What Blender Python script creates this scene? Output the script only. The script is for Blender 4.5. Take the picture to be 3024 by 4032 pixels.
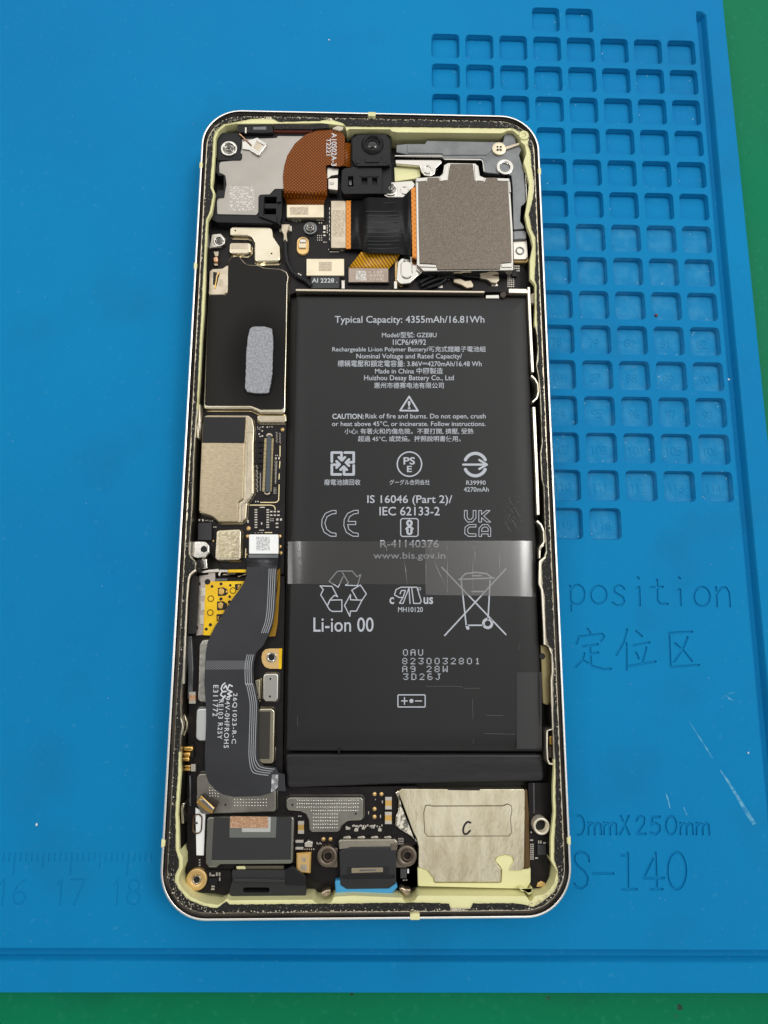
import bpy, bmesh, math, random
from mathutils import Vector, Matrix
from mathutils.geometry import delaunay_2d_cdt
random.seed(7)
scene = bpy.context.scene
for o in list(bpy.data.objects): bpy.data.objects.remove(o)
MM = 0.001                       # everything below is written in millimetres; the mat's face is z = 0

# ------------------------------------------------------------------ camera
RC = Matrix(((0.99969484, 0.0016735, 0.02464598), (0.00593295, -0.9847655, -0.17378637), (0.02397968, 0.17387956, -0.98447492)))
CAM = Vector((-0.23561917, -29.12787266, 122.02212179 + 8.2))
FPX = 2600.0
cam = bpy.data.cameras.new('camera'); cam_ob = bpy.data.objects.new('camera', cam)
scene.collection.objects.link(cam_ob)
cam.sensor_fit = 'HORIZONTAL'; cam.sensor_width = 36.0; cam.lens = FPX / 3024 * 36
cam.clip_start = 0.005; cam.clip_end = 20
m = (RC.transposed() @ Matrix(((1, 0, 0), (0, -1, 0), (0, 0, -1)))).to_4x4()
m.translation = CAM * MM
cam_ob.matrix_world = m
scene.camera = cam_ob
scene.render.resolution_x, scene.render.resolution_y = 768, 1024

# ------------------------------------------------------------------ room light and added fill lamps
world = bpy.data.worlds.new('World'); scene.world = world; world.use_nodes = True
wb = world.node_tree.nodes['Background']
wb.inputs[0].default_value = (1.0, 0.99, 0.97, 1); wb.inputs[1].default_value = 0.2
def area_lamp(name, loc, target, sx, sy, power, col=(1, .985, .955)):
    l = bpy.data.lights.new(name, 'AREA'); l.shape = 'RECTANGLE'; l.size = sx; l.size_y = sy; l.energy = power; l.color = col
    o = bpy.data.objects.new(name, l); scene.collection.objects.link(o)
    o.location = loc; o.rotation_euler = (Vector(target) - Vector(loc)).to_track_quat('-Z', 'Y').to_euler()
    return o
area_lamp('soft_fill', (0.05, 0.33, 0.34), (0.0, 0.05, 0), 0.70, 0.45, 1.15)  # added fill: sheen on the metal, mat brighter at its far end
area_lamp('overhead_light', (1.00, 0.55, 1.85), (0, 0, 0), 0.6, 0.6, 14.0)
area_lamp('overhead_light', (-1.00, 0.60, 1.75), (0, 0, 0), 0.2, 1.2, 6.5)
area_lamp('bevel_fill', (1.25, -0.1, 0.55), (0, 0, 0), 0.35, 1.6, 3.4)  # added low lamp, brightens bevels facing right
area_lamp('bevel_fill', (-1.25, 0.0, 0.55), (0, 0, 0), 0.35, 1.6, 2.8)  # added low lamp, brightens bevels facing left
area_lamp('bevel_fill', (0.1, -1.30, 0.85), (0, 0, 0), 1.6, 0.3, 3.0)  # added low lamp behind the camera for the near-facing bevels
area_lamp('overhead_light', (0.32, -0.45, 1.90), (0, 0, 0), 0.9, 0.5, 1.3)  # added overhead lamp, brightens speaker foil and lower shields
vs = scene.view_settings
vs.view_transform = 'Standard'; vs.look = 'None'; vs.exposure = 0.1; vs.gamma = 1.0; vs.use_curve_mapping = False
scene.cycles.use_denoising = True
scene.cycles.max_bounces = 8

# ------------------------------------------------------------------ photograph pixel -> point on the plane at height z
def un(u, v, z):
    d = RC.transposed() @ Vector(((u - 1512) / FPX, (v - 2016) / FPX, 1))
    t = (z - CAM.z) / d.z
    return (CAM.x + d.x * t, CAM.y + d.y * t)
class Rg:
    def __init__(s, x0, y0, k): s.x0, s.y0, s.k = x0, y0, k
    def __call__(s, *p): return [(s.x0 + a / s.k, s.y0 + b / s.k) for a, b in p]
    def box(s, x0, y0, x1, y1): return s((x0, y0), (x1, y0), (x1, y1), (x0, y1))
A = Rg(760, 400, 2.37); B = Rg(1260, 400, 1.7649); C = Rg(760, 800, 2.765); D = Rg(740, 1100, 3.318)
E = Rg(740, 1600, 3.3522); F = Rg(680, 2180, 3.318); G = Rg(660, 2680, 3.1904); H = Rg(640, 3040, 2.0738)
I = Rg(1380, 3040, 1.8433); J = Rg(1140, 1100, 1.6265); K = Rg(1140, 1560, 1.6265); L = Rg(1100, 2100, 1.5361)
Mg = Rg(1100, 2500, 1.5082); N = Rg(2000, 1100, 2.0125); O = Rg(2040, 2100, 2.0125)
Q = Rg(2100, 900, 1.7013); S = Rg(2100, 2100, 1.4751); T = Rg(0, 3000, 2.0738); NAT = Rg(0, 0, 1)
def mm(pts, z): return [un(u, v, z) for u, v in pts]

# ------------------------------------------------------------------ 2-D loop helpers (millimetres)
def area2(l): return sum(l[i][0] * l[(i + 1) % len(l)][1] - l[(i + 1) % len(l)][0] * l[i][1] for i in range(len(l)))
def ccw(l): return list(l) if area2(l) > 0 else list(reversed(l))
def rnd(l, r, n=4):
    if r <= 0: return list(l)
    out = []
    for i in range(len(l)):
        p, a, b = Vector(l[i]), Vector(l[i - 1]), Vector(l[(i + 1) % len(l)])
        u, v = a - p, b - p
        lu, lv = u.length, v.length
        if lu < 1e-6 or lv < 1e-6: continue
        u /= lu; v /= lv
        ang = math.acos(max(-1, min(1, u.dot(v))))
        if ang > 2.95: out.append(tuple(p)); continue
        t = min(r / max(math.tan(ang / 2), .05), lu * .45, lv * .45)
        s, e = p + u * t, p + v * t
        for k in range(n + 1):
            w = k / n
            q = s * (1 - w) ** 2 + p * 2 * w * (1 - w) + e * w * w
            out.append(tuple(q))
    return out
def offs(l, d):
    """move a counter-clockwise loop inward by d"""
    if abs(d) < 1e-9: return list(l)
    out = []; n = len(l)
    for i in range(n):
        p, a, b = Vector(l[i]), Vector(l[i - 1]), Vector(l[(i + 1) % n])
        e1, e2 = p - a, b - p
        if e1.length < 1e-9: e1 = e2
        if e2.length < 1e-9: e2 = e1
        e1 = e1.normalized(); e2 = e2.normalized()
        n1, n2 = Vector((-e1.y, e1.x)), Vector((-e2.y, e2.x))
        k = n1 + n2
        if k.length < 1e-6: k = n1
        k = k.normalized(); c = max(.5, k.dot(n1))
        out.append(tuple(p + k * (d / c)))
    return out
def circ(c, r, n=24, ry=None):
    ry = ry or r
    return [(c[0] + r * math.cos(2 * math.pi * i / n), c[1] + ry * math.sin(2 * math.pi * i / n)) for i in range(n)]
def rrect(w, h, r, n=10, cx=0, cy=0):
    out = []
    for qx, qy, a0 in ((1, 1, 0), (-1, 1, 90), (-1, -1, 180), (1, -1, 270)):
        for k in range(n + 1):
            a = math.radians(a0 + 90 * k / n)
            out.append((cx + qx * (w / 2 - r) + r * math.cos(a), cy + qy * (h / 2 - r) + r * math.sin(a)))
    return out

# ------------------------------------------------------------------ objects
def link(o, parent=None):
    scene.collection.objects.link(o)
    if parent is not None: o.parent = parent
    return o
def empty(name, label, cat, loc=(0, 0, 0)):
    o = bpy.data.objects.new(name, None); link(o); o.location = loc; o.empty_display_size = .01
    o['label'] = label; o['category'] = cat
    return o
def mesh(name, verts, faces, mat, parent=None, smooth=None):
    me = bpy.data.meshes.new(name)
    me.from_pydata([(v[0] * MM, v[1] * MM, v[2] * MM) for v in verts], [], faces)
    if smooth is True: me.polygons.foreach_set('use_smooth', [True] * len(me.polygons))
    elif smooth: me.polygons.foreach_set('use_smooth', smooth)
    me.materials.append(mat); me.update()
    o = bpy.data.objects.new(name, me)
    return link(o, parent)
class MB:
    """collects shapes for one mesh"""
    def __init__(s): s.v, s.f, s.s = [], [], []
    def add(s, verts, faces, smooth=False):
        k = len(s.v); s.v += list(verts); s.f += [[i + k for i in f] for f in faces]
        s.s += ([smooth] * len(faces) if isinstance(smooth, bool) else list(smooth)); return s
    def rings(s, rings, close0=True, close1=True):
        """rings: list of (loop, z or list of z) with equal counts, lofted"""
        n = len(rings[0][0]); vs = []
        for lp, z in rings: vs += [(p[0], p[1], z) for p in lp]
        fs, sm = [], []
        for k in range(len(rings) - 1):
            for i in range(n):
                j = (i + 1) % n
                fs.append([k * n + i, k * n + j, (k + 1) * n + j, (k + 1) * n + i]); sm.append(True)
        if close0: fs.append(list(range(n))[::-1]); sm.append(False)
        if close1: fs.append([(len(rings) - 1) * n + i for i in range(n)]); sm.append(False)
        return s.add(vs, fs, sm)
    def solid(s, loop, z0, z1, b=.1, seg=3, flare=0.0, bw=None):
        lp = ccw(loop); b = min(b, abs(z1 - z0) * .9); bw = bw or b
        rg = []
        if flare: rg += [(offs(lp, -flare), z0), (offs(lp, -flare * .55), z0 + .08), (offs(lp, -flare * .1), z0 + .22)]
        else: rg.append((lp, z0))
        rg.append((lp, z1 - b))
        for k in range(1, seg + 1):
            a = math.pi / 2 * k / seg
            rg.append((offs(lp, bw * (1 - math.cos(a))), z1 - b + b * math.sin(a)))
        return s.rings(rg)
    def lathe(s, c, prof, n=28):
        rg = [(circ(c, max(r, 1e-4), n), z) for r, z in prof]
        return s.rings(rg, False, True)
    def tube(s, pts, r, n=8):
        pts = [Vector(p) for p in pts]; vs, fs = [], []
        for i, p in enumerate(pts):
            d = (pts[min(i + 1, len(pts) - 1)] - pts[max(i - 1, 0)]).normalized()
            a = d.cross(Vector((0, 0, 1)))
            a = a.normalized() if a.length > 1e-5 else Vector((1, 0, 0))
            b = a.cross(d)
            rr = r[i] if isinstance(r, (list, tuple)) else r
            for k in range(n):
                t = 2 * math.pi * k / n
                vs.append(tuple(p + a * rr * math.cos(t) + b * rr * math.sin(t)))
        for i in range(len(pts) - 1):
            for k in range(n):
                j = (k + 1) % n
                fs.append([i * n + k, i * n + j, (i + 1) * n + j, (i + 1) * n + k])
        fs.append(list(range(n))); fs.append([(len(pts) - 1) * n + k for k in range(n)][::-1])
        return s.add(vs, fs, [True] * (len(fs) - 2) + [False] * 2)
    def build(s, name, mat, parent=None):
        return mesh(name, s.v, s.f, mat, parent, s.s)
def smoothpath(pts, k=6):
    P = [Vector(p) for p in pts]; out = []
    for i in range(len(P) - 1):
        p0, p1, p2, p3 = P[max(i - 1, 0)], P[i], P[i + 1], P[min(i + 2, len(P) - 1)]
        for j in range(k):
            t = j / k
            out.append(.5 * ((2 * p1) + (p2 - p0) * t + (2 * p0 - 5 * p1 + 4 * p2 - p3) * t * t + (3 * p1 - p0 - 3 * p2 + p3) * t ** 3))
    out.append(P[-1]); return [tuple(p) for p in out]
def slab(name, px, z0, z1, mat, parent, r=.25, b=.08, seg=2, flare=0.0):
    """a bevelled solid whose top outline is traced in photograph pixels at height z1"""
    r = max(r, b * 1.1)
    return MB().solid(rnd(ccw(mm(px, z1)), r), z0, z1, b, seg, flare).build(name, mat, parent)
def cdt(faces, keep):
    vs, fs = [], []
    for f in faces:
        k = len(vs); vs += [Vector(p) for p in f]; fs.append(list(range(k, k + len(f))))
    v, e, f, ov, oe, of = delaunay_2d_cdt(vs, [], fs, 0, 1e-5)
    return [tuple(p) for p in v], [list(t) for t, o in zip(f, of) if keep(o)]
def edges_of(tris):
    cnt = {}
    for t in tris:
        for i in range(len(t)):
            a, b = t[i], t[(i + 1) % len(t)]
            cnt[(a, b)] = 1
    return [(a, b) for a, b in cnt if (b, a) not in cnt]
def stroke_faces(paths, w, closed=False):
    out = []
    for p in paths:
        p = [Vector(q) for q in p]
        for i in range(len(p) - 1):
            d = p[i + 1] - p[i]
            if d.length < 1e-6: continue
            n = Vector((-d.y, d.x)).normalized() * (w / 2)
            out.append([tuple(p[i] + n), tuple(p[i] - n), tuple(p[i + 1] - n), tuple(p[i + 1] + n)])
        for q in p: out.append(circ(q, w / 2 * .999, 8))
    return out
def strokes_flat(name, paths, w, z, mat, parent):
    v, t = cdt(stroke_faces(paths, w), lambda o: len(o) > 0)
    t = [f if area2([v[i] for i in f]) > 0 else f[::-1] for f in t]
    return mesh(name, [(p[0], p[1], z) for p in v], t, mat, parent)
def cut_plate(name, loop, holes, z0, z1, mat, parent, floor=None, bottom=False):
    """flat plate with real openings: top, outer wall, opening walls down to floor"""
    loop = ccw(loop); holes = [ccw(h) for h in holes]
    v, t = cdt([loop] + holes, lambda o: 0 in o and all(i == 0 for i in o))
    t = [f if area2([v[i] for i in f]) > 0 else f[::-1] for f in t]
    n = len(v); fl = z0 if floor is None else floor
    V = [(p[0], p[1], z1) for p in v] + [(p[0], p[1], z0) for p in v]
    Fc = list(t)
    for a, b in edges_of(t): Fc.append([a, a + n, b + n, b])
    return mesh(name, V, Fc, mat, parent)
def polywall(path, w):
    """closed loop around an open path, width w"""
    P = [Vector(p) for p in path]; l, r = [], []
    for i, p in enumerate(P):
        d = (P[min(i + 1, len(P) - 1)] - P[max(i - 1, 0)]).normalized(); n = Vector((-d.y, d.x)) * (w / 2)
        l.append(tuple(p + n)); r.append(tuple(p - n))
    return l + r[::-1]
def ribbon(name, cols, mat, parent, th=.15, smooth=True):
    """cols: list of ((u,v),(u,v),z): a bent sheet through photograph points at their heights"""
    vs, fs, n = [], [], len(cols)
    for a, b, z in cols:
        pa, pb = un(*a, z), un(*b, z)
        vs += [(*pa, z), (*pb, z), (*pa, z - th), (*pb, z - th)]
    sm = []
    for i in range(n - 1):
        k, q = i * 4, i * 4 + 4
        fs += [[k, k + 1, q + 1, q], [k + 2, q + 2, q + 3, k + 3], [k, q, q + 2, k + 2], [k + 1, k + 3, q + 3, q + 1]]; sm += [smooth, smooth, False, False]
    fs += [[0, 2, 3, 1], [n * 4 - 4, n * 4 - 3, n * 4 - 1, n * 4 - 2]]; sm += [False, False]
    o = mesh(name, vs, fs, mat, parent, sm)
    bm = bmesh.new(); bm.from_mesh(o.data); bmesh.ops.recalc_face_normals(bm, faces=bm.faces); bm.to_mesh(o.data); bm.free()
    return o
TEXTS = []
def text(body, o, x, y, z, mat, parent, name='lettering', bold=0.0, spacing=1.0):
    """lettering fitted between three photograph points: bottom-left o, bottom-right x, top-left y"""
    cu = bpy.data.curves.new(name, 'FONT'); cu.body = body; cu.offset = bold; cu.space_character = spacing; cu.resolution_u = 3
    ob = bpy.data.objects.new(name, cu); scene.collection.objects.link(ob)
    TEXTS.append((ob, o, x, y, z, mat, parent, name))
def flush_texts():
    bpy.context.view_layer.update(); dg = bpy.context.evaluated_depsgraph_get(); done = []
    for ob, o, x, y, z, mat, parent, name in TEXTS:
        me = bpy.data.meshes.new_from_object(ob.evaluated_get(dg)); done.append((me, ob))
    for (me, ob), (_, o, x, y, z, mat, parent, name) in zip(done, TEXTS):
        cu = ob.data; bpy.data.objects.remove(ob); bpy.data.curves.remove(cu)
        xs = [v.co.x for v in me.vertices]; ys = [v.co.y for v in me.vertices]
        if not xs: continue
        x0, x1, y0, y1 = min(xs), max(xs), min(ys), max(ys)
        for v in me.vertices:
            a, b = (v.co.x - x0) / (x1 - x0), (v.co.y - y0) / (y1 - y0)
            p = un(o[0] + a * (x[0] - o[0]) + b * (y[0] - o[0]), o[1] + a * (x[1] - o[1]) + b * (y[1] - o[1]), z)
            v.co = (p[0] * MM, p[1] * MM, z * MM)
        me.materials.clear(); me.materials.append(mat)
        link(bpy.data.objects.new(name, me), parent)
    TEXTS.clear()

# ------------------------------------------------------------------ materials
def lin(c): return tuple(((x / 255) / 12.92 if x <= 10 else ((x / 255 + .055) / 1.055) ** 2.4) for x in c) + (1,)
def mat(name, rgb, rough=.5, metal=0.0, var=None, bump=None, spec=.5, coat=0.0, stretch=(1, 1, 1), rvar=0.0):
    """var = (scale per metre, second colour, threshold low, high); bump = (scale, strength, distance mm)"""
    m = bpy.data.materials.new(name); m.use_nodes = True; nt = m.node_tree; b = nt.nodes['Principled BSDF']
    b.inputs['Base Color'].default_value = lin(rgb); b.inputs['Roughness'].default_value = rough; b.inputs['Metallic'].default_value = metal
    b.inputs['Specular IOR Level'].default_value = spec; b.inputs['Coat Weight'].default_value = coat; b.inputs['Coat Roughness'].default_value = .08
    tc = nt.nodes.new('ShaderNodeTexCoord'); mp = nt.nodes.new('ShaderNodeMapping'); mp.inputs['Scale'].default_value = stretch
    nt.links.new(tc.outputs['Object'], mp.inputs[0])
    def noise(sc, det=4):
        n = nt.nodes.new('ShaderNodeTexNoise'); n.inputs['Scale'].default_value = sc; n.inputs['Detail'].default_value = det
        nt.links.new(mp.outputs[0], n.inputs['Vector']); return n
    if var:
        n = noise(var[0]); rp = nt.nodes.new('ShaderNodeMapRange'); rp.inputs[1].default_value = var[2]; rp.inputs[2].default_value = var[3]
        nt.links.new(n.outputs[0], rp.inputs[0])
        mx = nt.nodes.new('ShaderNodeMix'); mx.data_type = 'RGBA'
        mx.inputs[6].default_value = lin(rgb); mx.inputs[7].default_value = lin(var[1])
        nt.links.new(rp.outputs[0], mx.inputs[0]); nt.links.new(mx.outputs[2], b.inputs['Base Color'])
        if rvar:
            ra = nt.nodes.new('ShaderNodeMapRange'); ra.inputs[3].default_value = rough; ra.inputs[4].default_value = rough + rvar
            nt.links.new(rp.outputs[0], ra.inputs[0]); nt.links.new(ra.outputs[0], b.inputs['Roughness'])
    if bump:
        n = noise(bump[0], 3); bp = nt.nodes.new('ShaderNodeBump'); bp.inputs['Strength'].default_value = bump[1]; bp.inputs['Distance'].default_value = bump[2] * MM
        nt.links.new(n.outputs[0], bp.inputs['Height']); nt.links.new(bp.outputs[0], b.inputs['Normal'])
    m['tc'] = 1
    return m
def speckle(m, scale, rgb, lo, hi, amount):
    """fine dust / wear mottling over a material's own colour"""
    nt = m.node_tree; b = nt.nodes['Principled BSDF']; src = b.inputs['Base Color'].links[0].from_socket
    tc = nt.nodes.new('ShaderNodeTexCoord'); n = nt.nodes.new('ShaderNodeTexNoise'); n.inputs['Scale'].default_value = scale; n.inputs['Detail'].default_value = 5
    nt.links.new(tc.outputs['Object'], n.inputs['Vector'])
    rp = nt.nodes.new('ShaderNodeMapRange'); rp.inputs[1].default_value = lo; rp.inputs[2].default_value = hi; rp.inputs[4].default_value = amount; nt.links.new(n.outputs[0], rp.inputs[0])
    mx = nt.nodes.new('ShaderNodeMix'); mx.data_type = 'RGBA'; mx.inputs[7].default_value = lin(rgb)
    nt.links.new(rp.outputs[0], mx.inputs[0]); nt.links.new(src, mx.inputs[6]); nt.links.new(mx.outputs[2], b.inputs['Base Color'])
def hatch(name, rgb, rgb2, scale, rough=.45, metal=0.0, lo=.55, hi=.8, both=True, rot=45, spec=.5):
    """woven / hatched print: two crossing line patterns"""
    m = mat(name, rgb, rough, metal, spec=spec); nt = m.node_tree; b = nt.nodes['Principled BSDF']
    tc = nt.nodes.new('ShaderNodeTexCoord'); outs = []
    for a in ((rot, rot + 90) if both else (rot,)):
        mp = nt.nodes.new('ShaderNodeMapping'); mp.inputs['Rotation'].default_value = (0, 0, math.radians(a))
        w = nt.nodes.new('ShaderNodeTexWave'); w.inputs['Scale'].default_value = scale; w.inputs['Distortion'].default_value = .6; w.inputs['Detail'].default_value = 0
        nt.links.new(tc.outputs['Object'], mp.inputs[0]); nt.links.new(mp.outputs[0], w.inputs[0]); outs.append(w.outputs[1])
    if both:
        mu = nt.nodes.new('ShaderNodeMath'); mu.operation = 'MULTIPLY'; nt.links.new(outs[0], mu.inputs[0]); nt.links.new(outs[1], mu.inputs[1]); outs[0] = mu.outputs[0]; lo, hi = lo * .5, hi * .7
    rp = nt.nodes.new('ShaderNodeMapRange'); rp.inputs[1].default_value = lo; rp.inputs[2].default_value = hi; nt.links.new(outs[0], rp.inputs[0])
    mx = nt.nodes.new('ShaderNodeMix'); mx.data_type = 'RGBA'; mx.inputs[6].default_value = lin(rgb); mx.inputs[7].default_value = lin(rgb2)
    nt.links.new(rp.outputs[0], mx.inputs[0]); nt.links.new(mx.outputs[2], b.inputs['Base Color'])
    return m
def clear_film(name, tint, gloss, rough):
    m = bpy.data.materials.new(name); m.use_nodes = True; nt = m.node_tree; nt.nodes.clear()
    o = nt.nodes.new('ShaderNodeOutputMaterial'); t = nt.nodes.new('ShaderNodeBsdfTransparent'); t.inputs[0].default_value = (*tint, 1)
    g = nt.nodes.new('ShaderNodeBsdfGlossy'); g.inputs['Roughness'].default_value = rough
    fr = nt.nodes.new('ShaderNodeFresnel'); fr.inputs[0].default_value = 1.5
    ad = nt.nodes.new('ShaderNodeMath'); ad.operation = 'ADD'; ad.inputs[1].default_value = gloss; nt.links.new(fr.outputs[0], ad.inputs[0])
    mx = nt.nodes.new('ShaderNodeMixShader'); nt.links.new(ad.outputs[0], mx.inputs[0]); nt.links.new(t.outputs[0], mx.inputs[1]); nt.links.new(g.outputs[0], mx.inputs[2])
    nt.links.new(mx.outputs[0], o.inputs[0]); return m

# ------------------------------------------------------------------ the green bench top
GREEN = mat('green_bench', (0, 112, 74), .55, 0, var=(11, (0, 120, 84), .45, .75), bump=(900, .15, .05), rvar=.2, spec=.12)
bench = mesh('bench_top', [(-900, -700, -4.05), (900, -700, -4.05), (900, 900, -4.05), (-900, 900, -4.05)], [[0, 1, 2, 3]], GREEN)
bench['kind'] = 'structure'
STAIN = mat('bench_stain', (10, 52, 44), .7, 0, var=(900, (0, 92, 66), .45, .65))
for px, r_ in ((NAT((2674, 3965))[0], .9), (NAT((2156, 3930))[0], .7), (NAT((1385, 3915))[0], .45), (NAT((2660, 4000))[0], .4), (NAT((2950, 600))[0], .3)):
    c_ = un(*px, -4.05)
    mesh('stain', [(c_[0] + r_ * random.uniform(.5, 1.0) * math.cos(k * .7), c_[1] + r_ * random.uniform(.4, .9) * math.sin(k * .7), -4.04) for k in range(9)], [list(range(9))], STAIN, bench)

# ------------------------------------------------------------------ the blue repair mat
BLUE = mat('blue_silicone', (4, 119, 176), .62, 0, var=(14, (12, 128, 182), .35, .7), bump=(2200, .12, .05), spec=.1, rvar=.2)
speckle(BLUE, 900, (96, 168, 204), .62, .76, .14); speckle(BLUE, 45, (20, 104, 150), .56, .72, .35)
speckle(GREEN, 700, (40, 134, 104), .58, .72, .3); speckle(GREEN, 30, (6, 80, 62), .52, .7, .6)
WORN = mat('worn_blue_silicone', (14, 126, 180), .75, 0, var=(420, (48, 138, 186), .42, .75), bump=(2600, .4, .08), spec=.2)
repair_mat = empty('repair_mat', 'blue silicone repair mat with numbered square compartments lying under the opened phone', 'repair mat')
TH = -0.0054
def matpt(x, y): return (x * math.cos(TH) - y * math.sin(TH), x * math.sin(TH) + y * math.cos(TH))
GX, GY, PX, PY, SQ = 13.65, 105.79, 7.826, 7.904, 6.45
cells, num = [], 1
rows = [[3, 4]] + [list(range(8))] * 14 + [[3, 4]]
for j, cols in enumerate(rows):
    for i in cols:
        x = GX + i * PX * math.cos(TH) + (j - 1) * PY * math.sin(TH); y = GY + i * PX * math.sin(TH) - (j - 1) * PY * math.cos(TH)
        c, s = math.cos(TH), math.sin(TH); h = SQ / 2
        cx, cy = x + h * c + h * s, y + h * s - h * c
        cells.append((num, i, j, cx, cy)); num += 1
cells = [q for q in cells if not (abs(q[3]) < 30.5 and abs(q[4]) < 73)]
base_sq = rrect(SQ, SQ, .95, 4)
def sq_loop(cx, cy): return [(cx + a * math.cos(TH) - b * math.sin(TH), cy + a * math.sin(TH) + b * math.cos(TH)) for a, b in base_sq]

def arc(cx, cy, rx, ry, a0, a1, n=14): return [(cx + rx * math.cos(math.radians(a0 + (a1 - a0) * k / n)), cy - ry * math.sin(math.radians(a0 + (a1 - a0) * k / n))) for k in range(n + 1)]
# engraved marks: strokes in photograph pixels of region S / T
letters = [
    [[(212, 305), (218, 450)], [(215, 325), (235, 306), (262, 300), (285, 315), (296, 345), (290, 385), (268, 410), (240, 412), (220, 400)]],
    [arc(378, 358, 46, 52, 0, 360, 20)],
    [[(527, 322), (510, 306), (488, 304), (468, 318), (470, 342), (495, 356), (520, 372), (527, 396), (512, 416), (485, 420), (460, 404)]],
    [[(600, 318), (615, 312), (618, 420)], [(606, 256), (612, 262)]],
    [[(718, 270), (720, 390), (738, 412), (780, 410)], [(682, 315), (752, 311)]],
    [[(840, 330), (852, 326), (856, 418)], [(845, 256), (851, 262)]],
    [arc(978, 368, 46, 56, 0, 360, 20)],
    [[(1060, 312), (1066, 425)], [(1066, 350), (1090, 318), (1118, 315), (1136, 342), (1142, 425)]],
    [[(315, 555), (330, 578)], [(250, 640), (262, 600), (400, 585), (410, 600), (392, 626)], [(288, 658), (374, 645)], [(328, 655), (335, 772)], [(335, 702), (376, 692)], [(296, 698), (285, 735), (245, 776)], [(285, 735), (350, 775), (410, 791), (450, 787)]],
    [[(545, 558), (520, 640), (482, 706)], [(540, 640), (541, 792)], [(595, 568), (630, 598)], [(582, 652), (674, 634)], [(596, 694), (611, 726)], [(656, 664), (630, 756)], [(558, 771), (710, 745)]],
    [[(922, 572), (788, 580), (796, 778), (962, 765)], [(895, 604), (862, 682), (816, 746)], [(824, 640), (880, 692), (920, 742)]],
    [arc(262, 1695, 31, 56, -100, 100, 12)],
    [[(318, 1748), (318, 1680)], [(318, 1700), (336, 1682), (352, 1690), (355, 1748)], [(355, 1700), (372, 1682), (388, 1690), (392, 1748)]],
    [[(408, 1748), (408, 1680)], [(408, 1700), (426, 1682), (442, 1690), (445, 1748)], [(445, 1700), (462, 1682), (478, 1690), (482, 1748)]],
    [[(506, 1642), (556, 1748)], [(552, 1642), (502, 1748)]],
    [[(598, 1668), (606, 1648), (626, 1642), (644, 1654), (642, 1684), (600, 1745), (652, 1745)]],
    [[(734, 1646), (690, 1648), (684, 1690), (710, 1682), (732, 1698), (732, 1728), (710, 1748), (680, 1738)]],
    [arc(798, 1696, 31, 52, 0, 360, 18)],
    [[(852, 1748), (852, 1682)], [(852, 1702), (870, 1684), (886, 1692), (889, 1748)], [(889, 1702), (906, 1684), (922, 1692), (926, 1748)]],
    [[(946, 1748), (946, 1682)], [(946, 1702), (964, 1684), (980, 1692), (983, 1748)], [(983, 1702), (1000, 1684), (1016, 1692), (1020, 1748)]],
    [[(322, 1905), (318, 1875), (290, 1853), (262, 1850), (240, 1866), (236, 1900), (258, 1935), (296, 1965), (314, 2000), (308, 2040), (280, 2062), (248, 2056), (236, 2034)]],
    [[(346, 1975), (464, 1976)]],
    [[(512, 1872), (540, 1868), (548, 1858), (550, 2066)], [(514, 2068), (600, 2067)]],
    [[(758, 2002), (640, 2002), (709, 1856), (717, 2066)], [(682, 2067), (750, 2066)]],
    [arc(832, 1960, 54, 108, 0, 360, 22)],
]
letter_loops = [[mm(S(*p), 0) for p in L_] for L_ in letters]
DG = {'0': [arc(.3, .5, .28, .5, 0, 360, 14)], '1': [[(.12, .8), (.3, 1), (.3, 0)]], '2': [[(.04, .8), (.15, .97), (.4, 1), (.55, .82), (.5, .6), (.02, 0), (.58, 0)]],
      '3': [[(.05, .95), (.4, 1), (.55, .8), (.45, .58), (.25, .52), (.5, .45), (.57, .22), (.4, 0), (.05, .04)]], '4': [[(.6, .3), (0, .3), (.42, 1), (.45, 0)]],
      '5': [[(.55, 1), (.1, .97), (.06, .55), (.4, .6), (.57, .32), (.42, .02), (.04, .03)]], '6': [[(.5, .98), (.2, .75), (.03, .35), (.15, .04), (.42, .02), (.57, .25), (.45, .5), (.15, .48), (.05, .3)]],
      '7': [[(.03, 1), (.58, 1), (.22, 0)]], '8': [arc(.3, .76, .22, .23, 0, 360, 10), arc(.3, .27, .27, .26, 0, 360, 10)], '9': [arc(.3, .7, .26, .28, 0, 360, 10), [(.56, .7), (.5, .3), (.3, 0)]]}
def number(txt, cx, cy, h):
    w = h * .68; x = cx - w * len(txt) / 2; out = []
    for ch in txt:
        for p in DG[ch]: out.append([(x + a * h, cy - h / 2 + b * h) for a, b in p])
        x += w
    return out
ruler = []
for k in range(-14, 15):
    u = 590 + k * 46.4; big = k % 10 == 0; mid = k % 5 == 0
    if -20 < u < 1330: ruler.append((mm(T((u, 748), (u - (14 if big else 8 if mid else 4), 918 if big else 862 if mid else 806)), 0), big or mid))
rnums = [number(t, *un(*T(p)[0], 0), 4.2) for t, p in (('16', (105, 1060)), ('17', (573, 1062)), ('18', (1035, 1062)))]
MARKW, MARKD = .42, .42
groups = [(g, .46) for g in letter_loops] + [([p], .3) for p, b in ruler] + [(g, .3) for g in rnums]
mark_faces = []
for g, w in groups: mark_faces += stroke_faces(g, w)
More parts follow.
